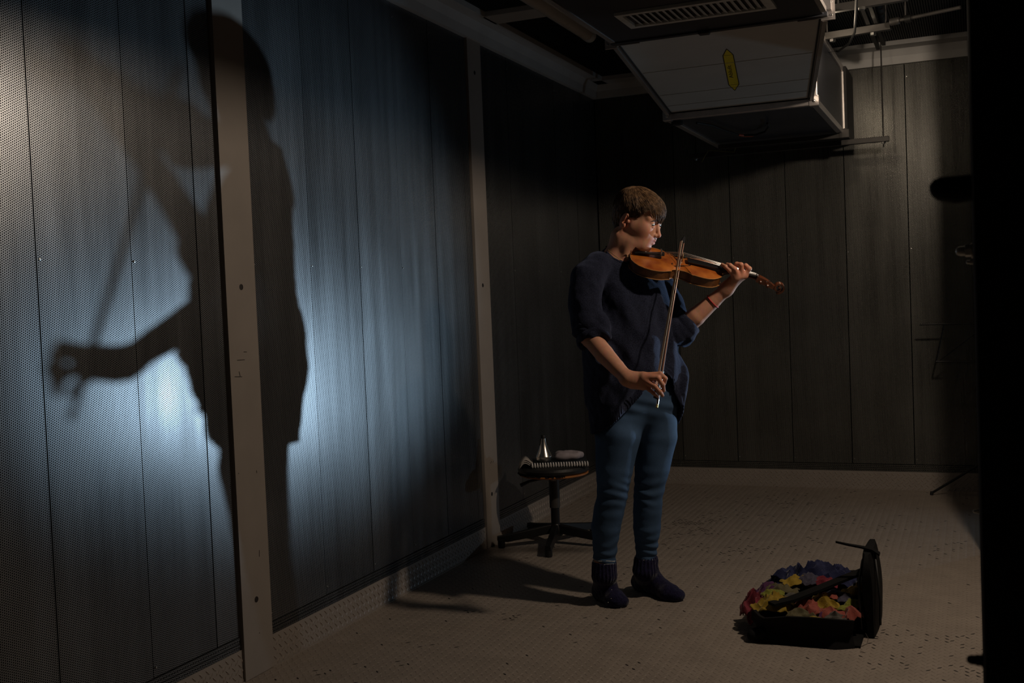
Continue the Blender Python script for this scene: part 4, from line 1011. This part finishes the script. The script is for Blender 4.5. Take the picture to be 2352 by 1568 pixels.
# ------------------------------------------------------------------ violin
VE = at(1449, 586, VD); VX = (at(1741, 643, VD)-VE).normalized()
vt = math.radians(26)
VN = (Up*math.cos(vt)-Fd*math.sin(vt)); VN = (VN-VX*VN.dot(VX)).normalized(); VY = VN.cross(VX).normalized()    # VY away from the viewer
VS = 1.03/1000
def vp(x, y, z): return VE+VX*(x*VS)+VY*(y*VS)+VN*(z*VS)
m, n_, l_, b_ = mat('violin_varnish'); M['varnish'] = m
tc_ = n_.new('ShaderNodeTexCoord'); wv = n_.new('ShaderNodeTexNoise'); wv.inputs['Scale'].default_value = 16; wv.inputs['Detail'].default_value = 3; l_.new(tc_.outputs['Object'], wv.inputs['Vector'])
cr = n_.new('ShaderNodeValToRGB'); cr.color_ramp.elements[0].position = .30; cr.color_ramp.elements[0].color = (.24, .045, .008, 1); cr.color_ramp.elements[1].position = .70; cr.color_ramp.elements[1].color = (.50, .155, .022, 1)
l_.new(wv.outputs['Fac'], cr.inputs[0]); l_.new(cr.outputs[0], b_.inputs['Base Color']); b_.inputs['Roughness'].default_value = .32; b_.inputs['Coat Weight'].default_value = .35; b_.inputs['Coat Roughness'].default_value = .15
M['ribs'] = plain('violin_ribs', (.15, .055, .014), .35, var=.35, scale=45, coat=.3)
M['dkvarnish'] = plain('dark_scroll_varnish', (.11, .030, .010), .3, var=.3, scale=40, coat=.4)
M['ebony'] = plain('ebony', (.010, .009, .009), .3, var=.1)
M['maple'] = plain('bridge_maple', (.50, .30, .14), .45)
M['string'] = plain('metal_string', (.62, .60, .58), .25, 1.0, var=.02)
M['purf'] = plain('edge_binding', (.48, .24, .08), .4)
vio = thing('violin', vp(180, 0, -15), 'orange brown violin held under the chin of the player', 'violin')
half = [(0, 0), (0.5, 22), (4, 45), (14, 68), (30, 86), (52, 98), (80, 104), (106, 102), (128, 94), (144, 84), (152, 80), (156, 80), (155, 73), (160, 65), (172, 57.5), (190, 55), (208, 56.5), (222, 62), (230, 69), (236, 76), (240, 77), (246, 75.5), (262, 80.5), (282, 83.5), (302, 82), (322, 74), (338, 60), (349, 42), (354, 24), (356, 10), (356.5, 0)]
outl_ = [(x, y) for x, y in half]+[(x, -y) for x, y in half[-2:0:-1]]
def plate(name, z0, arch, th, mats, over=2.5, parent=vio, sgn=1):
    mb = MB(); nr = 9; vs = []; n = len(outl_)
    cx = 178
    for k in range(nr+1):
        f = 1-k/nr
        for x, y in outl_:
            ox = x+(over if x > 340 else (-over if x < 10 else 0))*f; oy = y+math.copysign(over, y)*(abs(y) > 8)*f
            xx = cx+(ox-cx)*(f if f > 0 else .001); yy = oy*(f if f > 0 else .001)
            r = 1-f
            h = arch*(1-(1-min(1, r*1.25))**2)*(.92+.08*math.cos((xx-178)/178*PI/2))
            vs.append(vp(xx, yy, z0+sgn*(h+th)))
    for x, y in outl_:
        ox = x+(over if x > 340 else (-over if x < 10 else 0)); oy = y+math.copysign(over, y)*(abs(y) > 8)
        vs.append(vp(ox, oy, z0))
    fs = [(k*n+i, k*n+(i+1) % n, (k+1)*n+(i+1) % n, (k+1)*n+i) for k in range(nr) for i in range(n)]
    b0 = (nr+1)*n; fs += [(b0+i, b0+(i+1) % n, (i+1) % n, i) for i in range(n)]+[tuple(range(b0, b0+n))]
    return mb.add(vs, fs).build(name, mats, parent, True)
topp = plate('top_plate', 0, 13, 3.2, 'varnish')
plate('back_plate', -31, 10, 3.2, 'ribs', sgn=-1)
n = len(outl_); mb = MB()
mb.add([vp(x, y, z) for z in (0.5, -31) for x, y in outl_], [(i, (i+1) % n, (i+1) % n+n, i+n) for i in range(n)]); ribs = mb.build('ribs', 'ribs', vio, True)
for nm, z in (('edge_binding', 2.6), ('edge_binding', -33.2)):
    MB().tube([vp(x+(2.6 if x > 340 else (-2.6 if x < 10 else 0)), y+math.copysign(2.4, y)*(abs(y) > 8), z) for x, y in outl_], .0013, 6, closed=True).build(nm, 'purf', vio, True)
def ztop(x, y):
    # height of the arched top at (x, y)
    hw = np.interp(x, [p[0] for p in half], [p[1] for p in half]); f = max(abs(y)/max(hw, 1), abs(x-178)/178); r = 1-min(1, f)
    return 3.2+13*(1-(1-min(1, r*1.25))**2)
# f-holes: dark curved inlays on the top plate
for s in (-1, 1):
    pts = []
    ctrl = [(158, 33), (155, 37), (157, 42), (162, 44), (170, 43), (182, 38), (195, 34), (208, 31), (218, 28), (224, 25), (228, 21), (226, 17), (221, 17)]
    P3 = [vp(x, s*(y+4), ztop(x, y)+.6) for x, y in ctrl]
    MB().tube(P3, [.0028, .0024, .0014, .0014, .0017, .0021, .0022, .0021, .0017, .0014, .0014, .0022, .0028], 8).build('f_hole', 'ebony', topp, True)
# fingerboard, neck, nut, pegbox, scroll
def fbz(x): return 27-(x-216)*.0333
mb = MB(); vs = []
xs_ = [216, 280, 350, 420, 486]
for x in xs_:
    w_ = 21-(x-216)/270*9
    for j in range(9):
        y = -w_+2*w_*j/8; vs.append(vp(x, y, fbz(x)+4.5*(1-(y/w_)**2)*(w_/21)))
    for j in range(9):
        y = w_-2*w_*j/8; vs.append(vp(x, y*.92, fbz(x)-4.5))
fs = [(k*18+i, k*18+(i+1) % 18, (k+1)*18+(i+1) % 18, (k+1)*18+i) for k in range(4) for i in range(18)]+[tuple(range(17, -1, -1)), tuple(72+i for i in range(18))]
mb.add(vs, fs).build('fingerboard', 'ebony', vio, True)
mb = MB(); vs = []; NS = [(348, 12, 18, -28), (356, 11.5, 18, -24), (366, 11.5, 18, -6), (385, 11, 17.5, 3), (430, 10.5, 16, 3), (470, 10, 14, 2), (492, 10, 13, -3)]
for x, hw, zt_, zb_ in NS:
    for j in range(12):
        t = 2*PI*j/12; vs.append(vp(x, hw*math.cos(t), (zt_+zb_)/2+(zt_-zb_)/2*math.sin(t)))
fs = [(k*12+i, k*12+(i+1) % 12, (k+1)*12+(i+1) % 12, (k+1)*12+i) for k in range(len(NS)-1) for i in range(12)]+[tuple(range(11, -1, -1)), tuple((len(NS)-1)*12+i for i in range(12))]
mb.add(vs, fs).build('neck', 'dkvarnish', vio, True)
MB().tube([vp(488, -12, 19), vp(488, 0, 21.5), vp(488, 12, 19)], .0028, 8).build('nut', 'ebony', vio, True)
mb = MB(); vs = []; PB = [(490, 12, 19, -4), (505, 12.5, 17, -8), (525, 12, 11, -12), (545, 10.5, 3, -17), (560, 9, -6, -22), (570, 8, -10, -24)]
for x, hw, zt_, zb_ in PB:
    for y, z in ((-hw, zt_), (hw, zt_), (hw, zb_), (hw*.5, zb_-2), (-hw*.5, zb_-2), (-hw, zb_)): vs.append(vp(x, y, z))
fs = [(k*6+i, k*6+(i+1) % 6, (k+1)*6+(i+1) % 6, (k+1)*6+i) for k in range(len(PB)-1) for i in range(6)]+[tuple(range(5, -1, -1)), tuple((len(PB)-1)*6+i for i in range(6))]
pb = mb.add(vs, fs).build('pegbox', 'dkvarnish', vio, True)
MB().add([vp(494, -6, 19.5), vp(494, 6, 19.5), vp(548, 5, 2.6), vp(548, -5, 2.6), vp(494, -6, 19), vp(494, 6, 19), vp(548, 5, 2), vp(548, -5, 2)], [(0, 1, 2, 3), (7, 6, 5, 4), (0, 4, 5, 1), (1, 5, 6, 2), (2, 6, 7, 3), (3, 7, 4, 0)]).build('pegbox_slot', 'ebony', pb)
# scroll: a spiral band
pts = []; rad = []; wid = []
for i in range(44):
    t = i/43; a = math.radians(-95+ 560*t); r = 20.5*(1-t)**.85+2.5; c = (583, 0, -14)
    pts.append((c[0]+r*math.cos(a+PI*0), c[2]+r*math.sin(a))); wid.append(8.5+6.5*t*1.0)
mb = MB(); vs = []
for i, ((x, z), w_) in enumerate(zip(pts, wid)):
    d = Vector((pts[min(i+1, 43)][0]-pts[max(i-1, 0)][0], pts[min(i+1, 43)][1]-pts[max(i-1, 0)][1])).normalized(); nn = Vector((-d.y, d.x)); th = 3.6*(1-.45*i/43)
    for sy, sn in ((-1, -1), (1, -1), (1, 1), (-1, 1)): vs.append(vp(x+nn.x*th*sn, sy*w_, z+nn.y*th*sn))
fs = [(k*4+i, k*4+(i+1) % 4, (k+1)*4+(i+1) % 4, (k+1)*4+i) for k in range(43) for i in range(4)]+[(3, 2, 1, 0), (172, 173, 174, 175)]
mb.add(vs, fs).build('scroll', 'dkvarnish', vio, True)
for x, s in ((504, -1), (520, 1), (534, -1), (548, 1)):
    z = np.interp(x, [490, 560], [8, -14])
    c = vp(x, s*-10, z); ax = -VY*s if False else VY*s
    pg = MB().lathe([(.0042, 0), (.0036, .026), (.0050, .028), (.0030, .031)], c, ax, 14).build('peg', 'dkvarnish' if s < 0 else 'ebony', vio, True)
    e_ = c+ax*.037; MB().add([e_+VX*(.0095*math.cos(t))*1+VN*(.0075*math.sin(t))+ax*(.006*math.cos(t)**2-.002)+ax*dz for dz in (0, 0) for t in [2*PI*k/16 for k in range(16)]][:16] + [e_+VX*(.0095*math.cos(t))+VN*(.0075*math.sin(t))+ax*(.006*math.cos(t)**2-.002)+VN.cross(ax)*0+ax*.0 + (VX*.0) for t in [2*PI*k/16 for k in range(16)]][:0], [tuple(range(16))])
    mb = MB(); ring = []
    for side in (-1, 1):
        for k in range(16):
            t = 2*PI*k/16; ring.append(e_+VX*(side*.0028)+ax*(.0095*math.cos(t))+VN*(.0085*math.sin(t)))
    mb.add(ring, [tuple(range(15, -1, -1)), tuple(range(16, 32))]+[(k, (k+1) % 16, (k+1) % 16+16, k+16) for k in range(16)]).build('peg_head', 'dkvarnish' if s < 0 else 'ebony', pg, True)
# bridge, tailpiece, chin rest, end pin
mb = MB(); prof_b = [(-21, 0), (-17, 6), (-19, 14), (-18, 22), (-16, 27), (-10, 31.5), (0, 33), (10, 31.5), (16, 27), (18, 22), (19, 14), (17, 6), (21, 0), (12, 0), (8, 5), (0, 8), (-8, 5), (-12, 0)]
nB = len(prof_b)
mb.add([vp(194+dx*(1 if z < 20 else .5), y, z+15.5) for dx in (-2, 2) for y, z in prof_b], [tuple(range(nB-1, -1, -1)), tuple(range(nB, 2*nB))]+[(i, (i+1) % nB, (i+1) % nB+nB, i+nB) for i in range(nB)]).build('bridge', 'maple', vio)
mb = MB(); vs = []
for x, hw, z in ((12, 7, 12), (30, 9, 19), (80, 14, 25), (112, 20, 29), (120, 20, 31), (124, 17, 31)):
    for y, dz in ((-hw, 0), (-hw*.5, 3.5), (hw*.5, 3.5), (hw, 0), (hw*.6, -3), (-hw*.6, -3)): vs.append(vp(x, y, z+dz))
mb.add(vs, [(k*6+i, k*6+(i+1) % 6, (k+1)*6+(i+1) % 6, (k+1)*6+i) for k in range(5) for i in range(6)]+[tuple(range(5, -1, -1)), tuple(30+i for i in range(6))])
tp = mb.build('tailpiece', 'ebony', vio, True)
for y in (-12, -4, 4, 12): MB().lathe([(.0018, 0), (.0018, .009), (.0034, .010), (.0034, .013), (.002, .0135)], vp(110, y, 32), VN, 12).build('fine_tuner', 'bolt', tp, True)
mb = MB(); vs = []
for i in range(25):
    t = 2*PI*i/24
mb.add([vp(38+34*math.cos(t)*k, 42+38*math.sin(t)*k, z) for k, z in ((1, 20), (1.06, 25), (1.0, 30), (.8, 28), (.3, 25), (.02, 24.5)) for t in [2*PI*i/24 for i in range(24)]],
       [(r*24+i, r*24+(i+1) % 24, (r+1)*24+(i+1) % 24, (r+1)*24+i) for r in range(5) for i in range(24)]+[tuple(range(23, -1, -1))])
cr_ = mb.build('chin_rest', 'dkvarnish', vio, True)
for x in (22, 52): MB().tube([vp(-3, x-20, -30), vp(-3, x-20, 20)], .0022, 8).build('clamp_screw', 'bolt', cr_, True)
MB().lathe([(.004, 0), (.004, .004), (.0075, .006), (.0080, .011), (.005, .015)], vp(0, 0, -12), -VX, 16).build('end_button', 'maple', vio, True)
MB().bar(vp(-1, 0, 4), vp(12, 0, 13), .004, .002).build('tail_gut', 'ebony', vio)
for k, y in enumerate((-1, -.34, .34, 1)):
    z_b = 33.5+15.5-abs(y)**2*2.0+.4
    MB().tube([vp(112, y*12, 33), vp(194, y*16.5, z_b-1.0), vp(488, y*8, 21.8), vp(512+k*8, y*4, 10-k*4)], .00065+.0001*k, 6).build('string', 'string', vio, True)

# ------------------------------------------------------------------ bow
BT = at(1573, 545, VD+.015); BB = at(1508.5, 936, -.325)
BD = (BB-BT).normalized(); LB = (BB-BT).length
BH = (-Rd - BD*(-Rd).dot(BD)).normalized()       # direction from the stick towards the hair
BHn = (BH*.78 - Fd*.62); BHn = (BHn-BD*BHn.dot(BD)).normalized()
bow = thing('violin_bow', BT+BD*(LB/2), 'thin violin bow crossing the strings in the right hand of the player', 'bow')
M['bowstick'] = plain('reddish_bow_stick', (.20, .075, .035), .3, coat=.4); M['bowhair'] = plain('pale_bow_hair', (.80, .68, .50), .5, var=.1); M['silver'] = plain('silver_fitting', (.75, .73, .70), .2, 1.0)
M['brassb'] = plain('brass_button', (.45, .36, .16), .35, .8)
def bp_(t, h=0.0): return BT+BD*(LB*t)+BHn*(h/1000)
cam_ = [(-4.5*math.sin(PI*t)*-1) for t in [i/20 for i in range(21)]]
stick = MB().tube([bp_(.01+.96*i/20, 3.5*math.sin(PI*i/20)) for i in range(21)], [.0026+.0018*(i/20) for i in range(21)], 10).build('stick', 'bowstick', bow, True)
hb = MB(); h0, h1 = 14, 17.5; sd_ = BD.cross(BHn).normalized()
A_, B_ = bp_(.034, h0), bp_(.855, h1)
hb.add([A_+sd_*.006, A_-sd_*.006, A_-sd_*.006+BHn*.0012, A_+sd_*.006+BHn*.0012, B_+sd_*.006, B_-sd_*.006, B_-sd_*.006+BHn*.0012, B_+sd_*.006+BHn*.0012],
       [(3, 2, 1, 0), (4, 5, 6, 7), (0, 1, 5, 4), (1, 2, 6, 5), (2, 3, 7, 6), (3, 0, 4, 7)]); hb.build('bow_hair', 'bowhair', bow)
def prism(pts, w, m_, name):
    k = len(pts); return MB().add([p+sd_*s for s in (-w/2, w/2) for p in pts], [tuple(range(k-1, -1, -1)), tuple(range(k, 2*k))]+[(i, (i+1) % k, (i+1) % k+k, i+k) for i in range(k)]).build(name, m_, bow)
prism([bp_(.0, 0), bp_(.010, -2), bp_(.034, -2), bp_(.040, 3), bp_(.036, 7), bp_(.036, 13), bp_(.028, 14), bp_(.004, 7)], .0062, 'ebony', 'bow_head')
prism([bp_(.0, 0), bp_(.004, 7), bp_(.028, 14), bp_(.027, 15), bp_(.001, 8), bp_(-.003, 1)], .0060, 'ebony', 'head_plate')
prism([bp_(.895, 4), bp_(.955, 4), bp_(.955, 20), bp_(.905, 20), bp_(.900, 12)], .0105, 'ebony', 'frog')
prism([bp_(.853, 14), bp_(.905, 14), bp_(.905, 20.5), bp_(.853, 18.8)], .0112, 'silver', 'ferrule')
MB().tube([bp_(.80, .8), bp_(.895, .5)], .0050, 12).build('lapping', 'silver', bow, True)
MB().tube([bp_(.955, 0), bp_(.984, 0)], .0046, 12).build('silver_button', 'silver', bow, True)
MB().tube([bp_(.984, 0), bp_(1.0, 0)], .0050, 12).build('brass_end', 'brassb', bow, True)

# ------------------------------------------------------------------ open bag with clothes
bx0, bx1, by0, by1 = 1.50, 1.90, 3.84, 4.26
bag = thing('open_bag', (1.70, 4.05, 0), 'open black soft case with upright lid lying on the floor', 'bag')
M['nylon'] = plain('black_nylon', (.0045, .0045, .005), .8, spec=.2, bump=.5, bscale=60, var=.3, scale=12)
def wall_(name, pts, h, th, top_wave, m_='nylon', parent=bag, hfun=None):
    V = []; n = len(pts)
    for i, (x, y) in enumerate(pts):
        dx, dy = pts[min(i+1, n-1)][0]-pts[max(i-1, 0)][0], pts[min(i+1, n-1)][1]-pts[max(i-1, 0)][1]; L_ = math.hypot(dx, dy); nx_, ny_ = -dy/L_, dx/L_
        for j in range(9):
            t = j/8; zz = t*(hfun(i/(n-1)) if hfun else h); bul = .018*math.sin(PI*t)+.008*noise.noise(Vector((x*14, y*14, t*3)))
            for s in (-1, 1): V.append((x-nx_*(bul)+nx_*s*th/2, y-ny_*(bul)+ny_*s*th/2, max(zz+.006*noise.noise(Vector((x*9, y*9, 2)))*t, 0)))
    F = []
    def id_(i, j, s): return (i*9+j)*2+s
    for i in range(n-1):
        for j in range(8):
            F.append((id_(i, j, 0), id_(i+1, j, 0), id_(i+1, j+1, 0), id_(i, j+1, 0))); F.append((id_(i, j, 1), id_(i, j+1, 1), id_(i+1, j+1, 1), id_(i+1, j, 1)))
        F.append((id_(i, 8, 0), id_(i+1, 8, 0), id_(i+1, 8, 1), id_(i, 8, 1))); F.append((id_(i, 0, 0), id_(i, 0, 1), id_(i+1, 0, 1), id_(i+1, 0, 0)))
    for i in (0, n-1):
        for j in range(8): F.append((id_(i, j, 0), id_(i, j+1, 0), id_(i, j+1, 1), id_(i, j, 1)))
    return MB().add(V, F).build(name, m_, parent, True)
def arc(cx, cy, r, a0, a1, n=6): return [(cx+r*math.cos(math.radians(a0+(a1-a0)*i/n)), cy+r*math.sin(math.radians(a0+(a1-a0)*i/n))) for i in range(n+1)]
per = [(1.88, 3.86)]+[(x, 3.83) for x in (1.82, 1.74, 1.66)]+arc(1.60, 3.90, .07, -90, -180)+[(1.53, 3.98)]
wall_('front_wall', per, .11, .012, 0, hfun=lambda t: .095+.010*math.sin(9*t)+.012*math.exp(-((t-.62)/.16)**2)-.075*max(0, t-.78)/.22)
per2 = [(1.53, 3.98), (1.50, 4.10), (1.50, 4.20)]+arc(1.58, 4.26, .08, 180, 90)+[(x, 4.35) for x in (1.68, 1.78, 1.90)]
wall_('back_wall', per2, .10, .012, 0, hfun=lambda t: .06+.09*t)
MB().box(1.53, 3.86, 0, 1.90, 4.30, .012, bev=.004).build('base', 'nylon', bag)
# upright lid
def lidpt(u, v, s):      # u along depth, v height, s side
    return None
V = []; F = []; nU, nV = 12, 16; 
for s in (0, 1):
    for i in range(nU+1):
        for j in range(nV+1):
            u = i/nU; v = j/nV; r_ = .10
            y = 3.98+.33*u; z = .285*v
            # rounded upper corners
            ed = max(0, v-.72)/.28; y = 4.145+(y-4.145)*(1-.22*ed**2.5)
            th = .030*(math.sin(PI*min(1, max(0, u*.92+.04)))**.35)*(math.sin(PI*min(1, v*.90+.06))**.30)
            V.append((1.925-.012*v+(-th if s == 0 else th)+.004*noise.noise(Vector((y*9, z*9, s*3))), y, z+.004))
def li(s, i, j): return s*(nU+1)*(nV+1)+i*(nV+1)+j
for i in range(nU):
    for j in range(nV):
        F.append((li(0, i, j), li(0, i, j+1), li(0, i+1, j+1), li(0, i+1, j))); F.append((li(1, i, j), li(1, i+1, j), li(1, i+1, j+1), li(1, i, j+1)))
for i in range(nU):
    for j in (0, nV): F.append((li(0, i, j), li(0, i+1, j), li(1, i+1, j), li(1, i, j)))
for j in range(nV):
    for i in (0, nU): F.append((li(0, i, j), li(0, i, j+1), li(1, i, j+1), li(1, i, j)))
lid = MB().add(V, F).build('lid', 'nylon', bag, True)
MB().tube([(1.956, 3.985, .05), (1.958, 3.985, .13), (1.952, 4.00, .20), (1.942, 4.04, .262), (1.935, 4.10, .286)], .0042, 8).build('zip_piping', 'rubber', lid, True)
MB().tube([(1.893, 3.985, .03), (1.888, 3.985, .13), (1.888, 4.00, .20), (1.896, 4.04, .260), (1.91, 4.10, .286)], .0042, 8).build('zip_piping', 'rubber', lid, True)
hp_ = [(1.955, 4.06, .280), (1.93, 4.07, .293), (1.89, 4.08, .298), (1.845, 4.09, .302), (1.80, 4.095, .309)]
mb = MB()
for a, b in zip(hp_, hp_[1:]): mb.bar(a, b, .030, .006)
mb2 = MB(); vs = []
for k, p in enumerate(hp_):
    w_ = (.020, .018, .012, .009, .005)[k]; vs += [(p[0], p[1]-w_, p[2]), (p[0], p[1]+w_, p[2]), (p[0], p[1]+w_, p[2]+.006), (p[0], p[1]-w_, p[2]+.006)]
mb2.add(vs, [(k*4+i, k*4+(i+1) % 4, (k+1)*4+(i+1) % 4, (k+1)*4+i) for k in range(4) for i in range(4)]+[(3, 2, 1, 0), (16, 17, 18, 19)]).build('lid_flap', 'nylon', lid)
MB().tube([(1.905, 3.835, .015), (1.925, 3.82, .03), (1.93, 3.82, .05), (1.92, 3.825, .066)], .0016, 6).build('zip_pull', 'string', bag, True)
# strap across the opening
vs = []; SP = [(1.60, 3.87, .125), (1.66, 3.93, .130), (1.74, 4.01, .150), (1.83, 4.10, .175), (1.93, 4.20, .200)]
for p in SP: vs += [(p[0]-.014, p[1]+.016, p[2]), (p[0]+.014, p[1]-.016, p[2]), (p[0]+.014, p[1]-.016, p[2]+.010), (p[0]-.014, p[1]+.016, p[2]+.010)]
MB().add(vs, [(k*4+i, k*4+(i+1) % 4, (k+1)*4+(i+1) % 4, (k+1)*4+i) for k in range(4) for i in range(4)]+[(3, 2, 1, 0), (16, 17, 18, 19)]).build('inner_strap', 'nylon', bag)
# side pocket on the floor left of the bag
CC = dict(royal=(0.0056, 0.0098, 0.0595), yellow=(0.2800, 0.1820, 0.0070), lime=(0.1820, 0.1890, 0.0105), crimson=(0.1750, 0.0098, 0.0245), coral=(0.2660, 0.0525, 0.0350), plum=(0.0595, 0.0056, 0.0560), violet=(0.0385, 0.0350, 0.0630), olive=(0.0840, 0.0700, 0.0280), grey=(0.0700, 0.0630, 0.0525), pink=(0.3500, 0.0280, 0.0630))
for k_, c_ in CC.items(): M['c_'+k_] = plain(k_+'_cloth', c_, .8, var=.15, scale=25, bump=.5, bscale=220, sheen=.2)
items = [
 ('royal', (1.700, 4.300, .125), (.115, .050, .050), .2, 'royal blue cloth heaped along the far side of the bag', 3),
 ('royal', (1.570, 4.30, .095), (.060, .045, .022), .5, 'smaller royal blue cloth end drooping over the left far corner of the bag', 5),
 ('crimson', (1.520, 4.00, .065), (.040, .075, .060), .3, 'crimson cloth hanging over the left end of the bag', 1),
 ('plum', (1.550, 4.12, .110), (.045, .035, .028), .4, 'plum cloth above the crimson one at the left end of the bag', 2),
 ('yellow', (1.597, 3.945, .112), (.052, .058, .036), -.4, 'large mustard yellow cloth at the front left of the bag', 7),
 ('lime', (1.582, 4.005, .140), (.032, .018, .014), .6, 'lime cloth edge on top of the mustard yellow cloth', 4),
 ('yellow', (1.640, 4.16, .145), (.045, .030, .022), .5, 'yellow folded cloth below the blue cloth', 9),
 ('olive', (1.600, 4.11, .128), (.050, .030, .018), .1, 'olive cloth between the plum and yellow ones', 8),
 ('violet', (1.690, 4.19, .150), (.030, .045, .020), -.3, 'striped violet cloth beside the yellow fold', 6),
 ('crimson', (1.745, 4.18, .145), (.032, .032, .020), .2, 'crimson ruffled cloth in the middle of the bag', 11),
 ('coral', (1.700, 3.985, .100), (.040, .050, .032), .1, 'coral cloth in the centre of the bag', 12),
 ('yellow', (1.765, 4.02, .105), (.036, .045, .030), .3, 'small yellow cloth right of the coral one', 13),
 ('violet', (1.800, 4.10, .120), (.042, .030, .018), -.5, 'blue violet flat cloth under the strap', 14),
 ('coral', (1.775, 4.06, .132), (.028, .016, .012), -.6, 'narrow coral ribbon over the yellow cloth', 15),
 ('yellow', (1.860, 4.16, .130), (.030, .050, .022), -.5, 'yellow cloth beside the lid of the bag', 16),
 ('lime', (1.850, 4.03, .105), (.024, .050, .020), -.4, 'lime cloth strip at the right end of the bag', 17),
 ('coral', (1.862, 3.97, .095), (.020, .045, .022), -.3, 'coral strip leaning against the lid', 18),
 ('grey', (1.640, 4.03, .118), (.030, .028, .018), .7, 'grey cloth between yellow and coral', 19),
 ('olive', (1.690, 3.920, .090), (.050, .030, .020), .3, 'olive cloth behind the front rim of the bag', 22),
 ('coral', (1.790, 3.965, .090), (.050, .028, .020), -.2, 'wide coral cloth low at the front right of the bag', 23),
 ('plum', (1.740, 3.955, .085), (.040, .030, .018), .5, 'plum cloth low in the front middle of the bag', 24),
 ('grey', (1.810, 3.93, .085), (.032, .030, .020), .2, 'dull grey cloth near the front right of the bag', 20),
 ('yellow', (1.745, 3.90, .082), (.040, .016, .012), .0, 'thin yellow cloth edge at the front rim', 21)]
def drape(name, c, sz, m_, seed, rz, n=26):
    """an open, folded sheet of cloth lying over what is under it"""
    V = []; F = []; R = Matrix.Rotation(rz, 3, 'Z'); c = Vector(c); n2 = 56
    for i in range(n+1):
        r = i/n
        for j in range(n2):
            a = 2*PI*j/n2; sq = 1/max(abs(math.cos(a)), abs(math.sin(a)))**.55
            rr = r*sq*(1+.30*noise.noise(Vector((math.cos(a)*1.6+seed, math.sin(a)*1.6, seed*.7))))
            x, y = sz[0]*1.25*rr*math.cos(a), sz[1]*1.25*rr*math.sin(a)
            w1 = Vector((x*30+seed*2.3, y*11, seed)); w2 = Vector((x*18, y*42+seed, 2.0)); w3 = Vector((x*55+seed, y*48, 5.0))
            f = (1-2.2*abs(noise.noise(w1)))*.55+(1-2.2*abs(noise.noise(w2)))*.45
            z = sz[2]*(.50*(1-r**2.2)+1.25*f*(1-.3*r)-.45*r**3)+.0035*noise.noise(w3)
            p = R@Vector((x+.010*noise.noise(w2), y+.010*noise.noise(w1+Vector((3, 3, 3))), z)); p = c+p
            p.z = max(p.z, .006+.004*(1-r)); V.append(p)
    for i in range(n):
        for j in range(n2): F.append((i*n2+j, i*n2+(j+1) % n2, (i+1)*n2+(j+1) % n2, (i+1)*n2+j))
    o = MB().add(V, F).build(name, m_, None, True, loc=tuple(c)); md = o.modifiers.new('thickness', 'SOLIDIFY'); md.thickness = .0025; return o
for cname, c, sz, rz, lab, sd in items:
    o = drape('crumpled_cloth', (c[0], c[1], c[2]-.012), (sz[0]*1.05, sz[1]*1.05, sz[2]*.95), 'c_'+cname, sd, rz); tag(o, lab, 'cloth', 'clothes in the open bag')
# dark filling under the clothes
crumple('lining', (1.71, 4.09, .035), (.17, .20, .045), 'nylon', bag, 30, .5, 0, (40, 20), freq=7)
crumple('side_pocket', (1.565, 3.86, .022), (.05, .035, .022), 'nylon', bag, 33, .6, .3, (30, 16), freq=9)
